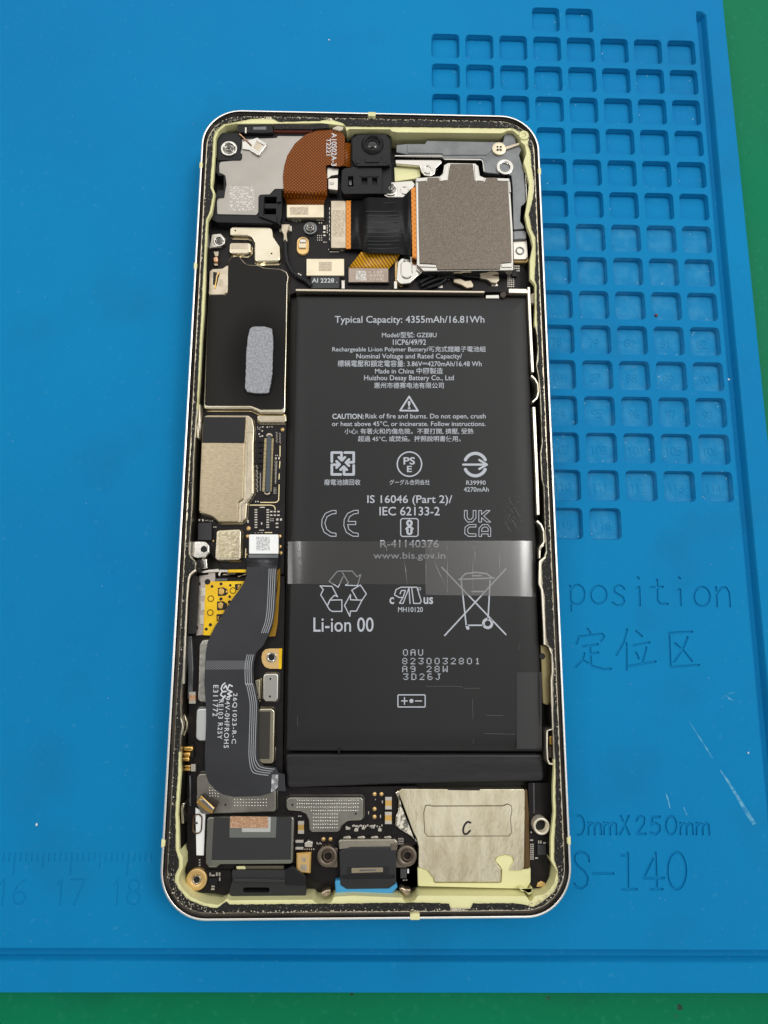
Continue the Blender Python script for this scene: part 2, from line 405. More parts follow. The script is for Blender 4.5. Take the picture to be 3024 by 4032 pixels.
# groove round the rim of the field
gi = [(76.05, 113.6), (75.8, 112.5), (75.34, 57.5), (75.15, -15), (75.0, -62), (74.9, -86.5), (0, -85.65), (-33.7, -85.24), (-65, -84.92), (-160, -83.9)]
go = [(77.6, 113.6), (78.3, 112.5), (77.9, 57.5), (77.7, -15), (77.6, -62), (77.5, -88.7), (0, -87.85), (-33.7, -87.4), (-65, -87.1), (-160, -86.1)]
gloop = gi + go[::-1]
outline = rnd(ccw([(-160, -91.1), (-33.3, -92.33), (72.15, -93.54), (82.6, -93.7), (82.45, 9), (82.5, 116.8), (82.5, 119), (-160, 121.5)]), .8)
v, t = cdt([outline, gloop] + [sq_loop(q[3], q[4]) for q in cells] + mark_faces, lambda o: 0 in o and all(i == 0 for i in o))
t = [f if area2([v[i] for i in f]) > 0 else f[::-1] for f in t]
n = len(v); ol = len(outline)
V = [(p[0], p[1], 0) for p in v] + [(p[0], p[1], -4) for p in outline] + [(p[0], p[1], 0) for p in outline]
mesh('sheet', V, t + [[n + i, n + (i + 1) % ol, n + ol + (i + 1) % ol, n + ol + i] for i in range(ol)], BLUE, repair_mat)
# groove floor: cliff at the field, then a ramp up to the rim
b = MB(); vs = []
for (x0, y0), (x1, y1) in zip(gi, go):
    for f, z in ((0, 0), (.02, -1.7), (.50, -1.8), (.74, -1.4), (.93, -.25), (1, 0)): vs.append((x0 + (x1 - x0) * f, y0 + (y1 - y0) * f, z * (0 if y0 > 113 else 1)))
b.add(vs, [[i * 6 + k, i * 6 + k + 1, i * 6 + k + 7, i * 6 + k + 6] for i in range(len(gi) - 1) for k in range(5)], False)
b.build('rim_groove', BLUE, repair_mat)
# compartments: each a cup let into the sheet
for num, i, j, cx, cy in cells:
    lp = sq_loop(cx, cy); inn = offs(ccw(lp), .06); d = -1.25
    bb = MB().rings([(ccw(lp), 0.0), (inn, -.15), (offs(ccw(lp), .1), d + .2), (offs(ccw(lp), .3), d)], False, True)
    bb.s[-1] = False
    bb.f = [f[::-1] for f in bb.f[:-1]] + [bb.f[-1]]
    for q in range(len(bb.s) - 1): bb.s[q] = True
    cup = bb.build('compartment', WORN if j > 6 else BLUE, repair_mat)
    if j >= 10:
        v, t = cdt(stroke_faces(number(str(num), cx - .1, cy - .1, 1.7), .2), lambda o: len(o) > 0)
        t = [f if area2([v[k] for k in f]) > 0 else f[::-1] for f in t]; n = len(v)
        mesh('compartment_number', [(p[0], p[1], d + .08) for p in v] + [(p[0], p[1], d) for p in v], t + [[a, a + n, c2 + n, c2] for a, c2 in edges_of(t)], WORN, cup)
for gi_, (g, w) in enumerate(groups):
    v, t = cdt(stroke_faces(g, w), lambda o: len(o) > 0)
    t = [f if area2([v[k] for k in f]) > 0 else f[::-1] for f in t]; n = len(v)
    dp = -.26 if gi_ < len(letter_loops) else -.09
    nm = 'engraved_letter' if gi_ < len(letter_loops) else ('ruler_mark' if gi_ < len(letter_loops) + len(ruler) else 'ruler_number')
    mesh(nm, [(p[0], p[1], dp) for p in v] + [(p[0], p[1], 0) for p in v], t + [[a + n, a, c2, c2 + n][::-1] for a, c2 in edges_of(t)], BLUE, repair_mat)
# scuffs: pale rubbed streaks on the silicone
SCUFF = mat('scuffed_silicone', (96, 166, 198), .8, 0, var=(900, (30, 130, 182), .4, .6))
for pts in ([(905, 1092, 1.5), (945, 1155, 2.5), (1000, 1240, 3), (1040, 1305, 4)], [(1085, 1375, 3), (1130, 1440, 6), (1180, 1520, 8), (1230, 1605, 10), (1285, 1690, 11)],
            [(770, 1510, 2), (782, 1545, 4), (794, 1598, 2)], [(872, 1590, 1.5), (893, 1638, 3)], [(1095, 962, 2), (1120, 935, 7), (1150, 928, 8), (1182, 922, 2)], [(1120, 940, 2), (1140, 962, 5), (1165, 972, 3)]):
    l = S(*[(p[0] - p[2], p[1] + p[2] * .4) for p in pts]); r = S(*[(p[0] + p[2], p[1] - p[2] * .4) for p in pts])
    vs = [(*un(*q, .015), .015) for a, c2 in zip(l, r) for q in (a, c2)]
    mesh('scuff_mark', vs, [[2 * k, 2 * k + 2, 2 * k + 3, 2 * k + 1][::-1] for k in range(len(pts) - 1)], SCUFF, repair_mat)
# crumbs and dust
CRUMB = mat('white_crumb', (214, 224, 228), .7); BROWN = mat('brown_crumb', (110, 52, 40), .7)
def flake(name, px, z, r, m_, label=None, par=None, sx=1.0):
    x, y = un(*px, z); k = 7; a0 = random.random() * 6
    top = [(x + r * sx * random.uniform(.6, 1) * math.cos(a0 + 2 * math.pi * i / k), y + r * random.uniform(.6, 1) * math.sin(a0 + 2 * math.pi * i / k)) for i in range(k)]
    o = MB().solid(top, z, z + r * .7, r * .3, 1).build(name, m_, par)
    if label: o['label'] = label; o['category'] = 'debris'
    return o
flake('paint_flake', T((302, 510))[0], 0, .38, CRUMB, 'white oval flake on the blue mat above the engraved ruler', sx=.6)
flake('paint_flake', S((1247, 1275))[0], 0, .26, CRUMB, 'tiny white flake on the mat near the long pale scuff', sx=.6)
flake('paint_flake', (1296, 158), 0, .28, CRUMB, 'tiny white flake on the plain mat above the phone', sx=.9)
flake('brown_crumb', Q((822, 584))[0], -1.23, .45, BROWN, 'reddish brown crumb in the corner of a square compartment')
flake('paint_flake', Q((1308, 1012))[0], 0, .25, CRUMB, 'pale crumb beside the rim groove right of the compartments')
d = MB()
def speck(x, y, z, r):
    a0 = random.random() * 6
    lp = [(x + r * random.uniform(.5, 1.1) * math.cos(a0 + 2 * math.pi * i / 5), y + r * random.uniform(.5, 1.1) * math.sin(a0 + 2 * math.pi * i / 5)) for i in range(5)]
    d.solid(lp, z, z + r * .5, r * .15, 1)
for num, i, j, cx, cy in cells:
    for q in range(random.choice((0, 1, 1, 2)) + (1 if j > 7 else 0)):
        e = random.choice((-1, 1)) * random.uniform(2.0, 2.75); f = random.uniform(-2.7, 2.7)
        if random.random() < .5: e, f = f, e
        speck(cx + e, cy + f, -1.25, random.uniform(.05, .14))
for q in range(110):
    x, y = random.uniform(-80, 74), random.uniform(-83, 112)
    if abs(x) < 37 and abs(y) < 80: continue
    speck(x, y, 0, random.uniform(.025, .075))
o = d.build('dust', CRUMB); o['kind'] = 'stuff'; o['label'] = 'white specks of dust scattered over the mat and its compartments'; o['category'] = 'dust'

# ------------------------------------------------------------------ the opened phone
phone = empty('smartphone', 'opened smartphone lying face down with its back cover removed and battery and boards exposed', 'smartphone')
ALU = mat('polished_frame', (225, 223, 218), .16, 1.0, bump=(400, .05, .05))
STEEL = mat('bright_steel', (205, 202, 195), .17, 1.0, bump=(900, .08, .04))
DARKSTEEL = mat('dark_grey_metal', (122, 124, 126), .42, .9, var=(300, (104, 106, 108), .4, .7), bump=(1200, .1, .04))  # dark grey metal for the bracket and small parts
CREAM = mat('nickel_shield', (212, 204, 182), .23, 1.0, var=(160, (196, 184, 158), .4, .7), bump=(700, .10, .05))
PLASTIC = mat('pale_yellow_plastic', (226, 223, 168), .5, 0, var=(60, (206, 202, 148), .45, .75), bump=(1500, .12, .04))
GLUE = mat('black_adhesive', (16, 16, 15), .62, 0, var=(2600, (120, 116, 104), .60, .74), bump=(2600, 1.0, .25), spec=.4)
BLACKP = mat('black_plastic', (22, 23, 26), .5, 0, bump=(1500, .15, .04), spec=.28)
PCB = mat('black_circuit_board', (21, 18, 19), .45, 0, var=(700, (27, 23, 24), .45, .6), spec=.22)
FLOOR = mat('dark_midframe', (34, 31, 24), .45, .3)
GOLD = mat('gold_contact', (232, 190, 110), .3, 1.0, bump=(1200, .15, .05))
BRASS = mat('pale_gold_ring', (226, 190, 128), .42, .7)
COPPER = mat('copper_foil', (205, 160, 125), .4, .8, bump=(3600, .8, .1), var=(3000, (235, 200, 170), .5, .7))
WHITE = mat('white_label', (240, 241, 240), .5)
PRINT = mat('white_print', (205, 208, 212), .6)
GREYPRINT = mat('grey_print', (176, 181, 190), .55)
PADW = mat('tinned_pad', (212, 206, 196), .35, .8)
TAN = mat('tan_stiffener', (196, 184, 164), .34, .85, var=(500, (180, 168, 148), .4, .6), bump=(1500, .1, .04))
HOLE = mat('hole_shade', (10, 10, 10), .7)  # near-black colour stands for the shade inside holes and slots

out = rrect(70.62, 155.6, 8.2, 14)
prof = [(2.2, .05), (.9, .45), (.25, 1.7), (0, 3.4), (0, 6.2), (0, 7.3)]
MB().rings([(offs(ccw(out), d_), z_) for d_, z_ in prof], True, False).build('metal_frame', ALU, phone)
RIM = mat('satin_rim', (252, 251, 248), .38, 1.0)
prof = [(0, 7.3), (.02, 7.7), (.07, 7.95), (.17, 8.12), (.3, 8.2), (.45, 8.21), (.52, 8.17)]
MB().rings([(offs(ccw(out), d_), z_) for d_, z_ in prof], False, False).build('rim_edge', RIM, phone)
LIP = mat('dark_inner_lip', (58, 52, 46), .32, .7, var=(200, (40, 36, 33), .4, .65), bump=(500, .2, .1))
prof = [(.52, 8.17), (.58, 8.0), (.70, 7.75), (.92, 7.55), (1.05, 7.46)]
MB().rings([(offs(ccw(out), d_), z_) for d_, z_ in prof], False, False).build('inner_lip', LIP, phone)
prof = [(1.05, 7.46), (1.6, 7.45)]
MB().rings([(offs(ccw(out), d_), z_) for d_, z_ in prof], False, False).build('glue_ledge', CREAM, phone)
OPEN = (H((525, 1030), (500, 1060), (450, 1085), (340, 1070), (230, 1020), (160, 950), (130, 890), (135, 850), (165, 780), (165, 700), (135, 640), (130, 420), (125, 350), (135, 200), (150, 0))
    + G((160, 1000), (165, 860), (175, 700), (200, 560), (180, 440), (170, 200), (185, 0))
    + F((150, 1500), (165, 1100), (175, 850), (205, 400), (225, 300), (290, 235), (310, 120), (240, 40), (215, 0))
    + E((25, 1780), (60, 1300), (80, 700), (110, 200)) + D((130, 1640), (155, 1300), (180, 800), (210, 400), (225, 0)) + C((140, 560), (160, 180), (205, 100))
    + A((205, 850), (180, 790), (190, 720), (205, 480), (212, 340), (240, 280), (300, 225), (400, 205), (760, 205), (1200, 200), (1420, 225))
    + B((185, 205), (200, 190), (490, 192), (500, 207), (540, 213), (1262, 220), (1280, 212), (1305, 200), (1345, 203), (1385, 238), (1400, 282), (1425, 302), (1435, 360), (1415, 420), (1435, 480), (1455, 570), (1445, 670), (1425, 790), (1440, 870), (1465, 930), (1480, 1000), (1460, 1100), (1460, 1230))
    + N((215, 40), (218, 200), (212, 350), (232, 450), (238, 560), (230, 640), (225, 680), (240, 760), (254, 900), (264, 1100), (270, 1300), (258, 1380), (268, 1580), (284, 1640), (292, 1900), (298, 2040))
    + O((222, 140), (205, 190), (168, 215), (165, 400), (190, 470), (210, 880), (240, 900), (262, 930), (272, 1090), (262, 1150), (265, 1450), (272, 1540), (280, 1750), (285, 1850))
    + I((1470, 100), (1470, 200), (1475, 290), (1455, 480), (1455, 640), (1500, 720), (1480, 800), (1450, 850), (1400, 890), (1335, 900), (1318, 935), (1300, 940), (1275, 900), (490, 897), (470, 930), (430, 952), (395, 945), (375, 912), (20, 897))
    + H((1400, 1018), (1380, 1065), (1320, 1080), (1250, 1070), (1225, 1042), (545, 1048)))
GLUEIN = (H((520, 1060), (440, 1115), (330, 1095), (200, 1040), (130, 960), (100, 900), (100, 850), (130, 780), (130, 720), (105, 640), (105, 420), (100, 350), (110, 200), (125, 0))
    + G((130, 1000), (140, 850), (150, 700), (175, 560), (152, 450), (150, 200), (168, 0))
    + F((130, 1500), (145, 1100), (160, 850), (185, 400), (200, 280), (240, 240), (285, 205), (285, 110), (225, 50), (200, 0))
    + E((8, 1780), (40, 1300), (60, 700), (90, 200)) + D((112, 1640), (130, 1300), (150, 800), (172, 400), (190, 0)) + C((120, 560), (137, 170), (180, 85))
    + A((185, 860), (160, 790), (162, 700), (180, 480), (186, 330), (206, 268), (280, 204), (400, 184), (560, 150), (720, 140), (800, 182), (1180, 174), (1270, 150), (1400, 195))
    + B((180, 168), (490, 172), (700, 173), (1050, 178), (1290, 180), (1340, 178), (1390, 203), (1440, 212), (1455, 245), (1447, 290), (1467, 350), (1472, 450), (1492, 560), (1484, 660), (1454, 780), (1472, 880), (1500, 940), (1502, 1080), (1492, 1230))
    + N((230, 40), (230, 200), (236, 380), (247, 560), (243, 650), (236, 680), (252, 760), (264, 900), (272, 1100), (280, 1300), (268, 1380), (278, 1580), (293, 1640), (301, 1900), (307, 2040))
    + O((234, 150), (218, 200), (192, 240), (200, 430), (216, 500), (226, 800), (242, 880), (278, 920), (288, 1100), (283, 1150), (288, 1500), (293, 1700), (300, 1850))
    + I((1492, 100), (1492, 200), (1496, 300), (1482, 500), (1482, 640), (1510, 720), (1512, 800), (1484, 870), (1404, 935), (1330, 985), (1270, 965), (1200, 955), (890, 955), (870, 1000), (735, 1003), (715, 958), (570, 950), (480, 950), (20, 955))
    + H((1400, 1078), (545, 1084)))
yl0, yl1 = un(720, 2960, 7.4)[1], un(790, 1610, 7.4)[1]; yr0, yr1 = un(2150, 2990, 7.4)[1], un(2110, 1285, 7.4)[1]
ZONES = [[(-40, yl0), (0, yl0), (0, yl1), (-40, yl1)], [(0, yr0), (40, yr0), (40, yr1), (0, yr1)]]
BARE = mat('bare_frame_metal', (176, 170, 152), .34, .95, var=(300, (140, 134, 118), .4, .65), bump=(700, .2, .08))
def frame_ring(name, want, m_):
    lp = ccw(offs(ccw(out), 1.5)); hl = ccw(rnd(mm(OPEN, 7.4), .5))
    v, t = cdt([lp, hl] + ZONES, lambda o: 0 in o and 1 not in o and (any(i > 1 for i in o) == want))
    t = [f if area2([v[i] for i in f]) > 0 else f[::-1] for f in t]; n = len(v)
    ed = edges_of(t); side = [(a, b_) for a, b_ in ed if abs(v[a][0]) > 25 and -67 < v[a][1] < 66]; rest = [e for e in ed if e not in set(side)]
    mesh(name, [(p[0], p[1], 7.4) for p in v] + [(p[0], p[1], 2.55) for p in v] + [(p[0], p[1], 6.5) for p in v], t + [[a, a + n, b_ + n, b_] for a, b_ in rest] + [[a, a + 2 * n, b_ + 2 * n, b_] for a, b_ in side], m_, phone)
    mesh('cavity_wall', [(p[0], p[1], 6.5) for p in v] + [(p[0], p[1], 2.55) for p in v], [[a, a + n, b_ + n, b_] for a, b_ in side], FLOOR, phone)
frame_ring('inner_frame', False, PLASTIC); frame_ring('bare_rail', True, BARE)
def jag(loop, step, amp):
    res = []; n = len(loop)
    for i in range(n):
        a, b_ = Vector(loop[i]), Vector(loop[(i + 1) % n]); k = max(1, int((b_ - a).length / step))
        for q in range(k):
            p = a + (b_ - a) * (q / k); res.append((p.x + random.uniform(-amp, amp), p.y + random.uniform(-amp, amp)))
    return res
cut_plate('adhesive_strip', jag(offs(ccw(out), 1.24), .5, .09), [jag(ccw(mm(GLUEIN, 7.6)), .5, .05)], 7.38, 7.62, GLUE, phone)
# crumbs of pale residue stuck along the glue line
RES = mat('glue_residue', (196, 188, 168), .6)
d = MB(); gl = jag(offs(ccw(out), 1.32), .28, .18)
for (x, y) in gl:
    top = y > 70; bot = y < -70
    if random.random() < (.5 if top else .35 if bot else .10):
        lp = [(x + random.uniform(.05, .2) * math.cos(a), y + random.uniform(.05, .17) * math.sin(a)) for a in (0, 1.3, 2.5, 3.8, 5)]
        d.solid(lp, 7.55, 7.70, .03, 1)
for q in range(240):
    a = random.random(); i = random.randrange(len(out)); p = Vector(offs(ccw(out), random.uniform(1.3, 2.5))[i]).lerp(Vector(offs(ccw(out), random.uniform(1.3, 2.5))[(i + 1) % len(out)]), a)
    lp = [(p.x + random.uniform(.03, .09) * math.cos(t_), p.y + random.uniform(.03, .14) * math.sin(t_)) for t_ in (0, 1.3, 2.5, 3.8, 5)]
    d.solid(lp, 7.55, 7.67, .02, 1)
d.build('glue_residue', RES, phone)['kind'] = 'stuff'
MB().solid(offs(ccw(out), 1.4), 2.3, 2.6, .02, 1).build('midframe_floor', FLOOR, phone)
# antenna breaks: pale bars across the rim
for px in (B((360, 85))[0], A((55, 590))[0], B((1548, 482))[0], I((468, 1058))[0], I((1598, 498))[0], T((1315, 665))[0], C((12, 680))[0]):
    x, y = un(*px, 8.2); hw, hh = 70.62 / 2 - .04, 155.6 / 2 - .04
    if abs(abs(y) - hh) < abs(abs(x) - hw): sg = 1 if y > 0 else -1; q = [(x - .8, sg * hh), (x + .8, sg * hh), (x + .8, sg * (hh - .98)), (x - .8, sg * (hh - .98))]
    else: sg = 1 if x > 0 else -1; q = [(sg * (hw + .02), y - .7), (sg * (hw + .02), y + .7), (sg * (hw - .6), y + .5), (sg * (hw - .6), y - .5)]
    MB().solid(ccw(q), 5.0, 8.24, .12, 2).build('antenna_break', PLASTIC, phone)
ring_c = un(*B((1416, 236))[0], 7.5)
MB().lathe(ring_c, [(1.05, 7.3), (1.05, 7.66), (.95, 7.72), (.55, 7.72), (.5, 7.6), (.02, 7.55)], 26).build('locating_boss', PLASTIC, phone)
# side buttons
for y0, y1 in ((360, 675), (1112, 1850)):
    p0, p1 = un(*N((338, y0))[0], 5.2), un(*N((338, y1))[0], 5.2)
    MB().solid(rnd(ccw([(34.6, p0[1]), (35.92, p0[1]), (35.92, p1[1]), (34.6, p1[1])]), .25), 4.0, 6.2, .35, 3).build('side_button', ALU, phone)

# ------------------------------------------------------------------ small builders for the insides
def ring(name, px, r, ri, z0, z1, m_, parent, deep=1.2, b=.08, n=28, bore=True):
    c = un(*px, z1)
    o = MB().lathe(c, [(r, z0), (r, z1 - b), (r - b * .3, z1 - b * .3), (r - b, z1), (ri + b * .5, z1), (ri, z1 - b * .5), (ri, z1 - deep), (.02, z1 - deep)], n).build(name, m_, parent)
    if bore and deep > .35 and ri > .3: MB().lathe(c, [(ri * .98, z1 - deep * .6), (.02, z1 - deep * .6)], 18).build('bore', HOLE, o if parent is phone else parent)  # dark disc painted for the shade down the bore
    return o
TRACE = mat('bare_trace', (238, 220, 172), .4, .5)
SCREWM = mat('screw_steel', (128, 126, 122), .18, 1.0)
def screw(px, r, z, parent=None, m_=None, name='screw', collar=None):
    c = un(*px, z); m_ = m_ or SCREWM
    o = MB().lathe(c, [(r, z - .8), (r, z - .12), (r * .93, z), (r * .62, z), (r * .56, z - .1), (r * .5, z - .12), (r * .46, z + .1), (r * .36, z + .16), (.02, z + .16)], 26).build(name, m_, parent or phone)
    # socket cut: dark star of three bars
    k = MB()
    for a in range(3):
        ca, sa = math.cos(a * math.pi / 3 + .3), math.sin(a * math.pi / 3 + .3); w, l = r * .07, r * .26
        k.solid([(c[0] + x * ca - y * sa, c[1] + x * sa + y * ca) for x, y in ((-l, -w), (l, -w), (l, w), (-l, w))], z + .1 + a * .002, z + .165 + a * .002, .005, 1)
    k.build('socket', HOLE, o)
    return o
def hole(px, r, z, parent, name='vent_hole'):
    c = un(*px, z)
    return MB().lathe(c, [(r * 1.15, z - .02), (r * 1.12, z + .012), (r, z + .012), (.01, z + .012)], 14).build(name, HOLE, parent)  # flat disc, the hole's shade is put into its colour
def can(px, z, parent=None, holes=(), m_=None, name='shield_can', r=.5, b=.22, z0=4.2, flare=.28):
    o = slab(name, px, z0, z, m_ or CREAM, parent or phone, r, b, 3, flare)
    for h in holes: hole(h, .17, z, o)
    return o
def pads(name, reg, rects, z, m_=None, parent=None, h=.12):
    d = MB()
    for x0, y0, x1, y1 in rects: d.solid(ccw(mm(reg.box(x0, y0, x1, y1), z)), z - .3, z + h, .03, 1)
    o = d.build(name, m_ or PADW, parent or phone); o['kind'] = 'stuff'; return o
def smd(reg, x0, y0, x1, y1, z=4.2, m_=None, h=.35, vertical=True, parent=None, name='chip_capacitor'):
    """two-ended component: body with bright end caps"""
    px = reg.box(x0, y0, x1, y1); o = slab(name, px, z - .1, z + h, m_ or TAN, parent or phone, .05, .04, 1)
    f = .28
    if vertical: ends = ((x0, y0, x1, y0 + (y1 - y0) * f), (x0, y1 - (y1 - y0) * f, x1, y1))
    else: ends = ((x0, y0, x0 + (x1 - x0) * f, y1), (x1 - (x1 - x0) * f, y0, x1, y1))
    for e in ends: slab('end_cap', reg.box(*e), z - .1, z + h + .04, PADW, o, .04, .03, 1)
    return o
ETCH = mat('etched_patch', (168, 156, 136), .45, .7, var=(4200, (196, 184, 164), .45, .58))
ETCHG = mat('etched_patch_grey', (164, 159, 152), .42, .8, var=(2600, (206, 202, 196), .50, .62))
ETCHW = mat('etched_patch_pale', (176, 178, 180), .5, 0, var=(3200, (222, 224, 224), .45, .56))
def patch(px, z, m_, parent, name='etched_patch'):
    return MB().solid(ccw(mm(px, z)), z - .02, z + .012, .004, 1).build(name, m_, parent)

# ------------------------------------------------------------------ boards
main_board = MB().solid(rnd(ccw(mm(NAT((838, 520), (1400, 520), (1560, 640), (2060, 1040), (2092, 1128), (2092, 1150), (1160, 1152), (1142, 1160), (1128, 1640), (1118, 2262), (900, 2262), (800, 2150), (785, 2000), (795, 1500), (812, 1200), (822, 950), (835, 800)), 4.2)), .4), 2.7, 4.2, .05, 1).build('main_board', PCB, phone)
sub_board = MB().solid(rnd(ccw(mm(NAT((775, 2275), (1122, 2268), (1112, 3100), (1645, 3095), (1642, 3240), (1648, 3330), (1646, 3490), (1600, 3505), (1330, 3510), (1250, 3470), (1150, 3400), (905, 3425), (905, 3500), (860, 3520), (770, 3500), (735, 3440), (738, 3000), (750, 2500)), 4.2)), .4), 2.7, 4.2, .05, 1).build('sub_board', PCB, phone)

# ------------------------------------------------------------------ top left: antenna carrier, cover plate, brown flex
carrier = cut_plate('antenna_carrier', rnd(ccw(mm(A((225, 340), (268, 294), (430, 294), (560, 312), (780, 300), (1120, 300), (1100, 600), (1100, 820), (832, 826), (830, 940), (826, 1080), (805, 1138), (225, 1125), (180, 1100), (185, 900), (235, 830), (240, 690), (208, 650), (225, 560)), 6.3)), .3),
    [mm(A.box(230, 690, 288, 828), 6.3), mm(A.box(668, 895, 778, 952), 6.3), mm(A.box(664, 996, 776, 1052), 6.3)], 4.1, 6.3, BLACKP, phone)
BRUSH = mat('brushed_cover', (158, 153, 146), .42, .85, var=(90, (170, 165, 158), .4, .65), bump=(1400, .08, .04))
cover = slab('cover_plate', A((455, 350), (680, 342), (780, 338), (790, 320), (1060, 322), (1060, 600), (1060, 815), (762, 815), (715, 866), (625, 870), (612, 890), (610, 1030), (590, 1058), (225, 1050), (222, 930), (235, 905), (290, 900), (300, 830), (312, 770), (300, 690), (275, 675), (245, 665), (243, 590), (255, 562), (375, 550), (440, 550), (457, 530), (457, 490), (440, 480), (452, 440)), 6.2, 6.48, BRUSH, phone, .3, .05, 1)
patch(A.box(340, 790, 572, 1018), 6.48, ETCHG, cover)
slab('screw_seat', A((228, 340), (268, 297), (440, 300), (452, 360), (440, 440), (440, 478), (455, 495), (450, 545), (380, 546), (232, 548)), 6.2, 6.62, BLACKP, carrier, .3, .08, 2)
slab('raised_block', A((615, 872), (720, 868), (765, 822), (826, 818), (822, 930), (782, 940), (782, 888), (664, 888), (655, 1060), (780, 1062), (782, 1130), (615, 1070)), 6.2, 6.75, BLACKP, carrier, .15, .08, 2)
ring('screw_collar', A((335, 435))[0], 1.72, 1.25, 6.0, 6.95, STEEL, phone, .5, bore=False)
screw(A((335, 440))[0], 1.2, 6.75)
clip = slab('spring_clip', A((456, 372), (540, 352), (600, 332), (690, 385), (690, 408), (622, 500), (600, 506), (528, 452), (456, 442)), 6.4, 6.75, STEEL, phone, .3, .12, 2)
for q in (A((595, 345), (685, 395), (675, 412), (586, 362)), A((690, 400), (615, 500), (600, 488), (672, 395)), A((545, 440), (612, 482), (604, 500), (535, 455))): slab('clip_lip', q, 6.7, 6.98, STEEL, clip, .1, .08, 2)
slab('clip_window', A((590, 372), (648, 405), (612, 462), (562, 428)), 6.7, 6.80, TAN, clip, .1, .03, 1)
MB().tube([(*un(*p, 6.9), 6.9) for p in A((432, 302), (480, 345), (545, 408))], .14).build('spring_blade', COPPER, phone)
mic = slab('microphone_housing', A((416, 216), (745, 208), (748, 290), (640, 292), (418, 286)), 5.0, 7.15, BLACKP, phone, .15, .1, 2)
slab('microphone_slot', A((560, 236), (682, 232), (684, 262), (562, 262)), 7.0, 7.19, DARKSTEEL, mic, .05, .03, 1)
slab('microphone_contact', A((484, 240), (500, 240), (500, 292), (484, 292)), 7.0, 7.2, PADW, mic, .03, .03, 1)
slab('foam_gasket', A((752, 190), (820, 205), (1090, 215), (1180, 200), (1220, 178), (1262, 200), (1268, 245), (1100, 258), (755, 255)), 5.2, 7.3, GLUE, phone, .2, .1, 2)
slab('red_gasket_edge', A((752, 258), (1120, 262), (1110, 276), (752, 272)), 5.2, 6.9, mat('red_brown_seal', (120, 60, 45), .6), phone, .05, .05, 1)
slab('glue_blob', A((1290, 250), (1350, 225), (1405, 235), (1395, 262), (1370, 270)), 6.8, 7.35, RES, phone, .2, .1, 2)
FLEXB = hatch('brown_flex', (94, 43, 0), (160, 90, 12), 640, .34, 0, .45, .95, spec=.2)
flexb = slab('camera_flex', A((845, 832), (838, 700), (850, 600), (880, 500), (950, 390), (1050, 305), (1160, 267), (1300, 262), (1395, 288), (1418, 330), (1415, 520), (1408, 596), (1345, 606), (1262, 588), (1240, 596), (1242, 640), (1252, 690), (1252, 832)), 6.72, 6.9, FLEXB, phone, .5, .05, 1)
ribbon('flex_tail', [(A((845, 830))[0], A((1252, 830))[0], 6.9), (A((844, 852))[0], A((1252, 852))[0], 6.75), (A((845, 885))[0], A((1250, 885))[0], 5.9), (A((855, 905))[0], A((1240, 905))[0], 5.45), (A((868, 925))[0], A((1228, 925))[0], 5.3), (A((870, 962))[0], A((1224, 962))[0], 5.25)], FLEXB, flexb, .14)
ribbon('flex_bridge', [(A((1408, 385))[0], A((1405, 596))[0], 6.88), (A((1440, 386))[0], A((1435, 608))[0], 6.5), (A((1474, 388))[0], A((1470, 610))[0], 6.1)], FLEXB, flexb, .14)
EDGE = mat('flex_edge', (150, 82, 24), .4)
text('A10S02A-3', *A((1292, 292), (1290, 600), (1342, 292)), 6.93, PRINT, flexb, bold=.012)
text('T2221', *A((1246, 342), (1244, 502), (1287, 342)), 6.93, PRINT, flexb, bold=.012)
def stiff(reg, x0, y0, x1, y1, z, m_=None, r=.15, parent=None):
    return slab('connector_plate', reg.box(x0, y0, x1, y1), 4.2, z, m_ or TAN, parent or phone, r, .06, 2)
PALE = mat('pale_stiffener', (222, 210, 184), .38, .7, var=(300, (210, 198, 172), .4, .65))
p1 = stiff(A, 875, 962, 1220, 1080, 5.35, PALE); patch(A.box(905, 985, 1075, 1055), 5.35, ETCH, p1)
p2 = stiff(A, 1288, 925, 1425, 1365, 5.35); patch(A.box(1300, 1012, 1412, 1116), 5.35, ETCH, p2); patch(A.box(1300, 1130, 1412, 1262), 5.35, ETCH, p2)
slab('socket_frame', A.box(860, 950, 1236, 1092), 4.2, 4.75, BLACKP, phone, .1, .05, 1)
slab('socket_frame', A.box(1276, 915, 1436, 1378), 4.2, 4.75, BLACKP, phone, .1, .05, 1)
ORANGE = hatch('orange_flex', (222, 136, 24), (184, 104, 14), 420, .35, 0, .5, .85)
slab('orange_flex_edge', A.box(1428, 924, 1480, 1372), 5.0, 5.3, ORANGE, phone, .05, .03, 1)
slab('bracket_clip', A((1252, 610), (1358, 622), (1352, 680), (1290, 690), (1252, 720)), 5.0, 6.2, PADW, phone, .1, .06, 2)
slab('bracket_clip', A((1262, 720), (1352, 712), (1350, 825), (1262, 815)), 5.0, 6.4, PADW, phone, .2, .06, 2)
slab('clip_window', A((1275, 745), (1318, 745), (1316, 778), (1275, 778)), 6.3, 6.42, ETCHG, phone, .1, .02, 1)

